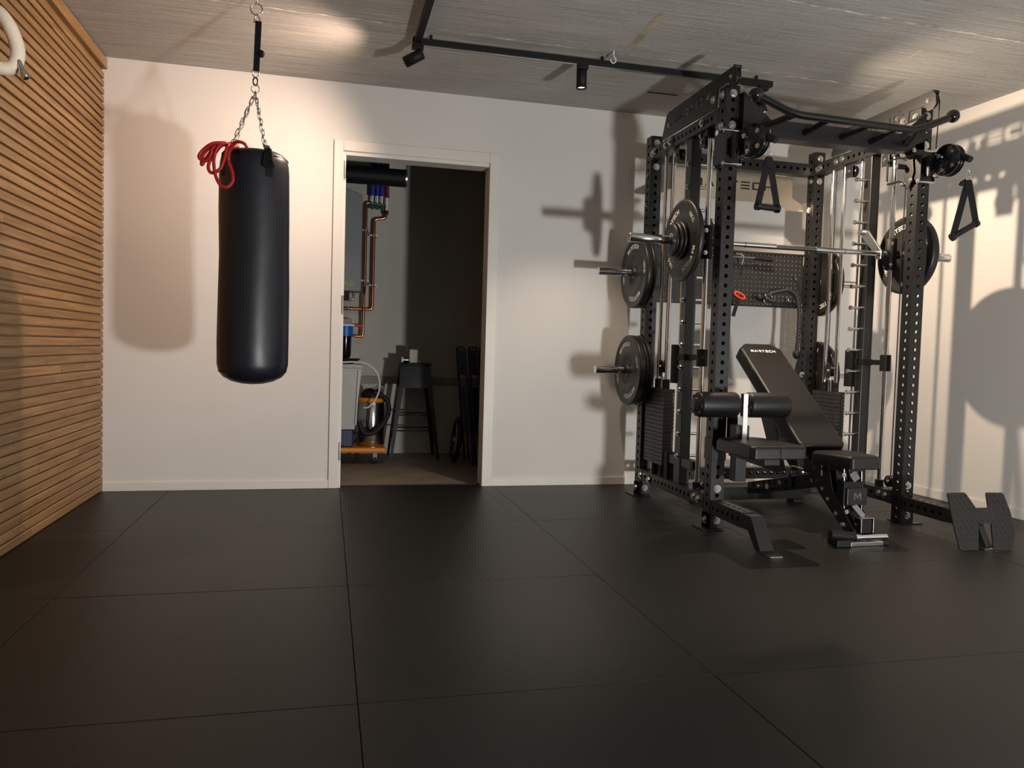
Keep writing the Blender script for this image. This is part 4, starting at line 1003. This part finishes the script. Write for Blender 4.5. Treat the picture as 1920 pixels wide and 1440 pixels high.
eb = MB(); eb.cyl((BX-.002, BY, 2.50), (BX-.002, BY, H), .006, n=10); eb.cyl((BX-.002, BY, H-.004), (BX-.002, BY, H), .028, n=18); eb.build('ceiling_eye', 'zinc', bag)
# red rope slung over the bag's left strap
rr_ = thing('red_skipping_rope', 'bundle of red rope looped over the left chain of the punching bag', 'rope', (-.47, 3.66, 1.72))
def smooth(pts, sub=6):
    P = [Vector(p) for p in pts]; out = []
    for i in range(len(P)-1):
        p0, p1, p2, p3 = P[max(i-1, 0)], P[i], P[i+1], P[min(i+2, len(P)-1)]
        for k in range(sub):
            t = k/sub; out.append(.5*((2*p1)+(-p0+p2)*t+(2*p0-5*p1+4*p2-p3)*t*t+(-p0+3*p1-3*p2+p3)*t**3))
    out.append(P[-1]); return out
Yr = 3.635
def pxr(u, v, y=Yr): # from pixel in the 3.79x crop of the photo region (360,0)
    return None
loops = [
 [(-.425, 3.70, 1.79), (-.455, Yr, 1.785), (-.505, Yr-.01, 1.775), (-.545, Yr, 1.745), (-.560, Yr, 1.715), (-.535, Yr, 1.700), (-.510, Yr-.01, 1.728), (-.500, Yr-.01, 1.760), (-.450, Yr, 1.785)],
 [(-.425, 3.70, 1.795), (-.470, Yr-.01, 1.775), (-.495, Yr-.015, 1.72), (-.492, Yr-.015, 1.65), (-.470, Yr-.015, 1.600), (-.440, Yr-.015, 1.592), (-.418, Yr-.015, 1.618), (-.420, Yr-.015, 1.66), (-.438, Yr-.012, 1.715), (-.428, Yr, 1.765), (-.405, 3.69, 1.79)],
 [(-.415, 3.70, 1.79), (-.440, Yr-.005, 1.775), (-.452, Yr-.012, 1.72), (-.470, Yr-.012, 1.67), (-.505, Yr-.008, 1.650), (-.520, Yr-.005, 1.668), (-.515, Yr-.005, 1.70), (-.490, Yr-.010, 1.74), (-.465, Yr, 1.775), (-.43, 3.69, 1.80)],
 [(-.44, 3.68, 1.79), (-.500, Yr, 1.770), (-.540, Yr+.01, 1.735), (-.550, Yr+.01, 1.70), (-.548, Yr+.005, 1.685), (-.530, Yr+.005, 1.715), (-.490, Yr, 1.765), (-.43, 3.68, 1.798)],
 [(-.43, 3.70, 1.80), (-.400, 3.66, 1.802), (-.375, 3.655, 1.795), (-.362, 3.66, 1.778)],
]
for L_ in loops: MB().tube(smooth(L_), .0075, 10).build('rope_loop', 'red', rr_)

# ================================================================== BICYCLE HANDLEBAR (left edge)
hb = thing('bicycle_handlebar', 'cream taped drop handlebar with chrome brake lever before the slatted wall', 'handlebar', (-.80, 2.15, 1.6))
P = lambda pts: smooth([(-.762+a, 2.175+c, b) for a, b, c in pts], 8)
main = P([(-.14, 1.720, .02), (-.085, 1.722, .02), (-.045, 1.712, .01), (-.018, 1.682, 0), (.000, 1.640, 0), (.0045, 1.605, 0), (-.006, 1.578, 0), (-.030, 1.570, -.004), (-.062, 1.580, -.01)])
MB().tube(main, .0165, 16).build('taped_bar', 'tape', hb)
e = main[-1]; MB().cyl(e, e+Vector((-.004, -.0015, .001)), .0130, n=16).build('bar_end_plug', 'blackgloss', hb)
MB().cyl((-.90, 2.195, 1.72), (-1.25, 2.195, 1.72), .0135, n=16).build('handlebar_top', 'chrome', hb)
MB().tube(smooth([(-.7625, 2.170, 1.625), (-.752, 2.166, 1.590), (-.743, 2.163, 1.565), (-.733, 2.160, 1.548)], 5), [.004]*5+[.006]*5+[.009]*5+[.007], 12).build('brake_lever', 'chrome', hb)
MB().tube(smooth([(-1.25, 2.195, 1.72), (-1.262, 2.20, 1.66), (-1.268, 2.20, 1.6)], 5), .016, 12).build('wall_mount', 'blackmatte', hb)

# ================================================================== UTILITY ROOM
UY = 6.66
# boiler
bo = thing('boiler', 'grey wall-hung boiler cabinet at the left of the utility room wall', 'boiler', (.08, 6.5, 1.35))
MB().prism([(-.30, 1.352), (.258, 1.352), (.258, 2.135), (.112, 2.185), (-.15, 2.185), (-.30, 2.135)], lambda a, b, d: (a, d, b), 6.42, UY-.001).build('cabinet', 'boiler', bo, bev=.008)
fonttext('AB', .06, lambda a, b, d: (.160+a*1.3, 6.4185-d, 1.41+b), 'green_lettering', 'lime', bo)
MB().box(.12, .168, 6.45, 6.50, 1.28, 1.352).build('pump_block', 'blackmatte', bo, bev=.004)
MB().tube(fillet([(.205, 6.5, 1.34), (.205, 6.5, 1.285), (.10, 6.5, 1.285)], .02, 4), .009, 10).build('short_pipe', 'copper', bo); MB().sphere((.20, 6.5, 1.335), .014, 12).build('fitting', 'chrome', bo)
# copper pipework
cpz = thing('copper_pipe', 'left copper pipe running down from the valve manifold to the water filter', 'pipe', (.30, 6.6, 1.6))
PYy = 6.60
MB().tube(fillet([(.345, PYy, 2.105), (.297, PYy, 2.105), (.297, PYy, 1.40), (.290, PYy-.028, 1.33), (.288, PYy-.028, .985), (.222, PYy-.028, .985)], .022, 4), .012, 12).build('pipe_run', 'copper', cpz)
cpy = thing('copper_pipe', 'right copper pipe with a swan-neck top and an elbow running left under the boiler', 'pipe', (.37, 6.6, 1.6))
MB().tube(fillet([(.460, PYy, 2.10), (.460, PYy, 1.985), (.365, PYy, 1.970), (.362, PYy, 1.215), (.06, PYy, 1.215)], .028, 5), .013, 12).build('pipe_run', 'copper', cpy)
def clamp(x, z, par):
    mb = MB(); mb.cyl((x, PYy, z-.01), (x, PYy, z+.01), .0165, n=14); mb.box(x-.032, x+.032, PYy-.008, PYy+.004, z-.005, z+.006); mb.cyl((x+.03, PYy-.02, z-.012), (x+.03, PYy+.05, z-.012), .004, n=8); mb.build('pipe_clamp', 'chrome', par)
clamp(.297, 1.875, cpz); clamp(.297, 1.455, cpz); clamp(.362, 1.835, cpy); clamp(.362, 1.420, cpy); clamp(.165, 1.215, cpy)
mf = thing('valve_manifold', 'brass manifold with three green valves and three blue insulated pipes', 'manifold', (.40, 6.58, 2.1))
MB().cyl((.330, 6.57, 2.098), (.446, 6.57, 2.092), .011, n=12).build('manifold_bar', 'chrome', mf)
for k, x in enumerate((.345, .385, .424)):
    MB().cyl((x, 6.57, 2.16), (x, 6.57, 2.44), .0195, n=14).build('blue_insulation', 'blue', mf); MB().cyl((x, 6.57, 2.09), (x, 6.57, 2.16), .009, n=10).build('white_pipe', 'white', mf)
    MB().cyl((x, 6.56, 2.052), (x, 6.54, 2.080), .017, n=12).build('valve_knob', 'green', mf)
rp = thing('insulated_pipe', 'red insulated pipe right of the blue ones', 'pipe', (.50, 6.57, 2.2))
MB().tube([(.468, 6.57, 2.15), (.468, 6.57, 2.17), (.465, 6.57, 2.20), (.462, 6.57, 2.44)], .016, 12).build('red_insulation', 'darkred', rp); MB().cyl((.462, 6.58, 2.03), (.467, 6.57, 2.155), .010, n=12).build('pipe_end', 'white', rp); MB().cyl((.46, 6.58, 2.015), (.46, 6.58, 2.045), .02, n=12).build('black_collar', 'rubber', rp)
du = thing('ventilation_duct', 'thick black ventilation duct running under the utility room ceiling', 'duct', (.2, 6.2, 2.3))
MB().cyl((-1.29, 6.15, 2.235), (.570, 6.15, 2.232), .068, n=32).build('duct_pipe', 'blackmatte', du)
MB().cyl((.570, 6.15, 2.232), (.585, 6.15, 2.232), .074, n=32).build('clamp_ring', 'zinc', du); MB().cyl((.578, 6.08, 2.25), (.578, 6.08, H), .004, n=8).build('threaded_rod', 'zinc', du)
wf = thing('water_filter', 'water filter with a blue head and black cylinder on the utility wall', 'filter', (.16, 6.55, .8))
MB().box(.08, .195, 6.52, UY-.001, 1.085, 1.13).build('wall_bracket', 'boiler', wf, bev=.003)
MB().box(.075, .215, 6.50, 6.60, 1.068, 1.084).build('flange', 'white', wf, bev=.003)
MB().cyl((.145, 6.55, .985), (.145, 6.55, 1.068), .062, n=28).build('blue_head', 'filterblue', wf, bev=.004)
MB().lathe((.145, 6.55, .985), (0, 0, -1), [(0, .050), (.16, .048), (.18, .040), (.19, .02), (.192, 0)], 28).build('filter_bowl', 'blackgloss', wf)
MB().cyl((.215, 6.57, 1.075), (.285, 6.57, 1.075), .010, n=10).build('red_connector', 'redhandle', wf)
# dolly with vacuum drum and boxes
dl = thing('orange_dolly', 'orange wheeled base carrying the boxes and steel drum', 'dolly', (.2, 6.1, 0))
o = MB().box(-.22, .458, 5.98, 6.30, .085, .125).build('deck', 'orange', dl, bev=.018, seg=4)
for (x, y) in ((.375, 6.03), (.375, 6.25), (-.15, 6.03), (-.15, 6.25)):
    MB().cyl((x-.012, y, .025), (x+.012, y, .025), .0255+.009-.0095, n=18).build('caster', 'rubber', dl); MB().box(x-.018, x+.018, y-.012, y+.022, .03, .085).build('caster_fork', 'chrome', dl, bev=.002)
vc = thing('vacuum_cleaner', 'shiny steel drum vacuum cleaner with an orange rim on the orange dolly', 'vacuum cleaner', (.35, 6.17, .125))
MB().lathe((.350, 6.17, .126), (0, 0, 1), [(0, 0), (0, .098), (.01, .102), (.34, .102), (.345, .100)], 36).build('steel_drum', 'chrome', vc)
MB().lathe((.350, 6.17, .470), (0, 0, 1), [(0, .100), (0, .108), (.03, .106), (.034, .08), (.034, 0)], 36).build('orange_rim', 'orange', vc)
MB().lathe((.350, 6.17, .503), (0, 0, 1), [(0, .085), (.03, .085), (.07, .05), (.075, 0)], 28).build('motor_head', 'blackmatte', vc)
MB().tube(smooth([(.36, 6.06, .555), (.455, 6.06, .50), (.475, 6.04, .40), (.43, 6.01, .31), (.36, 6.0, .24), (.30, 6.0, .235), (.265, 6.0, .27), (.245, 6.01, .33)], 6), .018, 12).build('suction_hose', 'rubber', vc)
MB().tube(smooth([(.36, 6.10, .57), (.40, 6.08, .60), (.43, 6.05, .585)], 5), .010, 8).build('latch', 'boiler', vc)
db = thing('storage_crate', 'dark blue lower crate standing on the orange dolly', 'crate', (.05, 6.12, .125))
MB().box(-.20, .205, 6.02, 6.28, .1255, .262).build('crate_body', 'bluechair', db, bev=.01)
cb_ = thing('plastic_storage_box', 'translucent grey plastic storage box stacked left of the drum', 'storage box', (.05, 6.12, .263))
mb = MB(); A = [(-.20, 6.01), (.215, 6.01), (.215, 6.29), (-.20, 6.29)]; B = [(-.23, 5.99), (.262, 5.99), (.262, 6.31), (-.23, 6.31)]
V = [(x, y, .264) for x, y in A]+[(x, y, .735) for x, y in B]; mb.add(V, [(0,1,2,3),(0,1,5,4),(1,2,6,5),(2,3,7,6),(3,0,4,7)])
ob = mb.build('box_body', 'clear', cb_); sd = ob.modifiers.new('s', 'SOLIDIFY'); sd.thickness = .004
lb_ = MB().box(-.24, .272, 5.98, 6.32, .735, .765).build('box_lid', 'clear', cb_, bev=.006)
MB().beam((.222, 5.996, .30), (.238, 5.978, .72), .012, .004).build('corner_rib', 'hose', cb_)
hs = thing('white_cable', 'white hose looping from the storage box down over the drum', 'cable', (.3, 6.0, .78))
MB().tube(smooth([(.10, 5.975, .778), (.20, 5.965, .785), (.30, 5.95, .77), (.375, 5.94, .70), (.395, 5.94, .60), (.37, 5.95, .51), (.32, 5.96, .445), (.28, 5.975, .435)], 7), .0065, 8).build('hose', 'hose', hs)
bk_ = thing('wire_basket', 'small dark tray with papers on top of the storage box', 'tray', (.12, 6.1, .766))
mb = MB(); A = [(.02, 6.03), (.19, 6.03), (.19, 6.2), (.02, 6.2)]; B = [(.0, 6.01), (.25, 6.01), (.25, 6.22), (.0, 6.22)]
V = [(x, y, .768) for x, y in A]+[(x, y, .805) for x, y in B]; mb.add(V, [(0,1,2,3),(0,1,5,4),(1,2,6,5),(2,3,7,6),(3,0,4,7)])
ob = mb.build('tray_body', 'blackmatte', bk_); sd = ob.modifiers.new('s', 'SOLIDIFY'); sd.thickness = .003
MB().box(.05, .18, 6.05, 6.18, .772, .80).build('papers', 'cream', bk_, bev=.004)
# metal stool
stl = thing('metal_stool', 'tall black metal stool with splayed legs in the dark utility room', 'stool', (.69, 6.33, 0))
sx0, sx1, sy0, sy1 = .585, .815, 6.22, 6.44
MB().box(sx0-.012, sx1+.012, sy0-.012, sy1+.012, .760, .778).build('seat', 'blackmetal', stl, bev=.008)
ap = MB()
for (a, b) in (((sx0, sy0), (sx1, sy0)), ((sx1, sy0), (sx1, sy1)), ((sx1, sy1), (sx0, sy1)), ((sx0, sy1), (sx0, sy0))):
    e = .018
    ap.add([(a[0], a[1], .760), (b[0], b[1], .760), (b[0]+(.012 if b[0] > .7 else -.012), b[1]+(.012 if b[1] > 6.33 else -.012), .58), (a[0]+(.012 if a[0] > .7 else -.012), a[1]+(.012 if a[1] > 6.33 else -.012), .58)], [(0, 1, 2, 3)])
o = ap.build('apron', 'blackmetal', stl); sd = o.modifiers.new('s', 'SOLIDIFY'); sd.thickness = .003
for x, y, dx, dy in ((sx0, sy0, -.085, -.05), (sx1, sy0, .085, -.05), (sx1, sy1, .085, .06), (sx0, sy1, -.085, .06)):
    wv = .042; i = 1 if dx < 0 else -1; j = 1 if dy < 0 else -1
    mb = MB(); top = [(x, y), (x+i*wv, y), (x, y+j*wv)]; bot = [(x+dx, y+dy), (x+dx+i*.022, y+dy), (x+dx, y+dy+j*.022)]
    V = [(a, b, .765) for a, b in top]+[(a, b, .0) for a, b in bot]
    mb.add([V[0], V[1], V[4], V[3]], [(0, 1, 2, 3)]); mb.add([V[0], V[2], V[5], V[3]], [(0, 1, 2, 3)])
    o = mb.build('leg', 'blackmetal', stl); sd = o.modifiers.new('s', 'SOLIDIFY'); sd.thickness = .004
for z, k in ((.36, .53), (.235, .69)):
    dx = .085*k; 
    a0, a1, b0, b1 = sx0-dx, sx1+dx, sy0-.05*k, sy1+.06*k
    for p, q in (((a0, b0+.02), (a1, b0+.02)), ((a0, b1-.02), (a1, b1-.02)), ((a0+.01, b0), (a0+.01, b1)), ((a1-.01, b0), (a1-.01, b1))):
        MB().cyl((*p, z), (*q, z), .006, n=10).build('rung', 'blackmetal', stl)
bx1 = thing('small_carton', 'small upright beige carton standing on the black stool', 'box', (.69, 6.32, .778)); MB().box(.655, .722, 6.30, 6.36, .779, .890).build('carton', 'cream', bx1, bev=.003)
jr = thing('glass_jar', 'small jar lying on the left of the stool seat', 'jar', (.60, 6.33, .80)); MB().cyl((.605, 6.33, .803), (.648, 6.33, .803), .023, n=16).build('jar_body', 'chrome', jr, bev=.003); MB().cyl((.592, 6.33, .803), (.605, 6.33, .803), .0245, n=16).build('jar_lid', 'white', jr)
tl = thing('hand_tool', 'grey hand tool lying at the right end of the stool seat', 'tool', (.79, 6.31, .785)); MB().cyl((.74, 6.31, .790), (.87, 6.29, .790), .009, .003, n=12).build('tool_shaft', 'boiler', tl); MB().box(.725, .765, 6.295, 6.335, .779, .808).build('tool_head', 'boiler', tl, bev=.004)
# stacked folding chairs, dark blue, at the right
def fchair(label, x, y, tilt, sc_=1):
    t = thing('folding_chair', label, 'chair', (x, y, 0), None)
    def q(a, b, c): return (x+a+b*tilt, y+c, b)
    MB().tube(fillet([q(0, 0, 0), q(0, .80, 0), q(.0, .92, .02), q(.0, .92, .36), q(0, .80, .38), q(0, 0, .38)], .05, 4), .010, 10).build('back_frame', 'bluechair', t)
    MB().prism([(.0, .70), (.0, .90), (.36, .90), (.36, .70)], lambda a, b, d: q(d, b, a+.01), -.006, .006).build('backrest', 'bluechair', t, bev=.003)
    MB().tube(fillet([q(.03, 0, .02), q(.035, .60, .02), q(.035, .60, .36), q(.03, 0, .36)], .04, 4), .009, 10).build('leg_frame', 'bluechair', t)
    MB().prism([(.03, .22), (.03, .60), (.35, .60), (.35, .22)], lambda a, b, d: q(.02+d, b, a), -.012, .012).build('seat', 'bluechair', t, bev=.004)
    return t
fchair('dark blue folded chair leaning at the right of the utility room, front one', 1.120, 5.85, -.10)
fchair('dark blue folded chair behind the front one at the right of the utility room', 1.20, 5.80, -.09)
fchair('dark blue folded chair nearest the utility room wall at the right', 1.29, 5.84, -.08)
# black wheel leaning there
wh = thing('cart_wheel', 'black spoked wheel leaning low in front of the folded chairs', 'wheel', (1.0, 5.84, .19))
MB().tube([(1.010+.02*math.sin(q), 6.02+.15*math.cos(q), .185+.165*math.sin(q)) for q in [2*PI*k/36 for k in range(36)]], .019, 10, closed=True).build('tyre', 'rubber', wh)
for k in range(6):
    q = PI*k/3; MB().cyl((1.010, 6.02, .185), (1.010+.018*math.sin(q), 6.02+.14*math.cos(q), .185+.15*math.sin(q)), .006, n=8).build('spoke', 'boiler', wh)
MB().cyl((.985, 6.02, .185), (1.035, 6.02, .185), .022, n=14).build('hub', 'boiler', wh)
# ledge pipe on the utility wall
structure(MB().box(-1.3, 1.75, UY-.02, UY, .59, .655), 'trim_2', 'floorc', bev=.004)
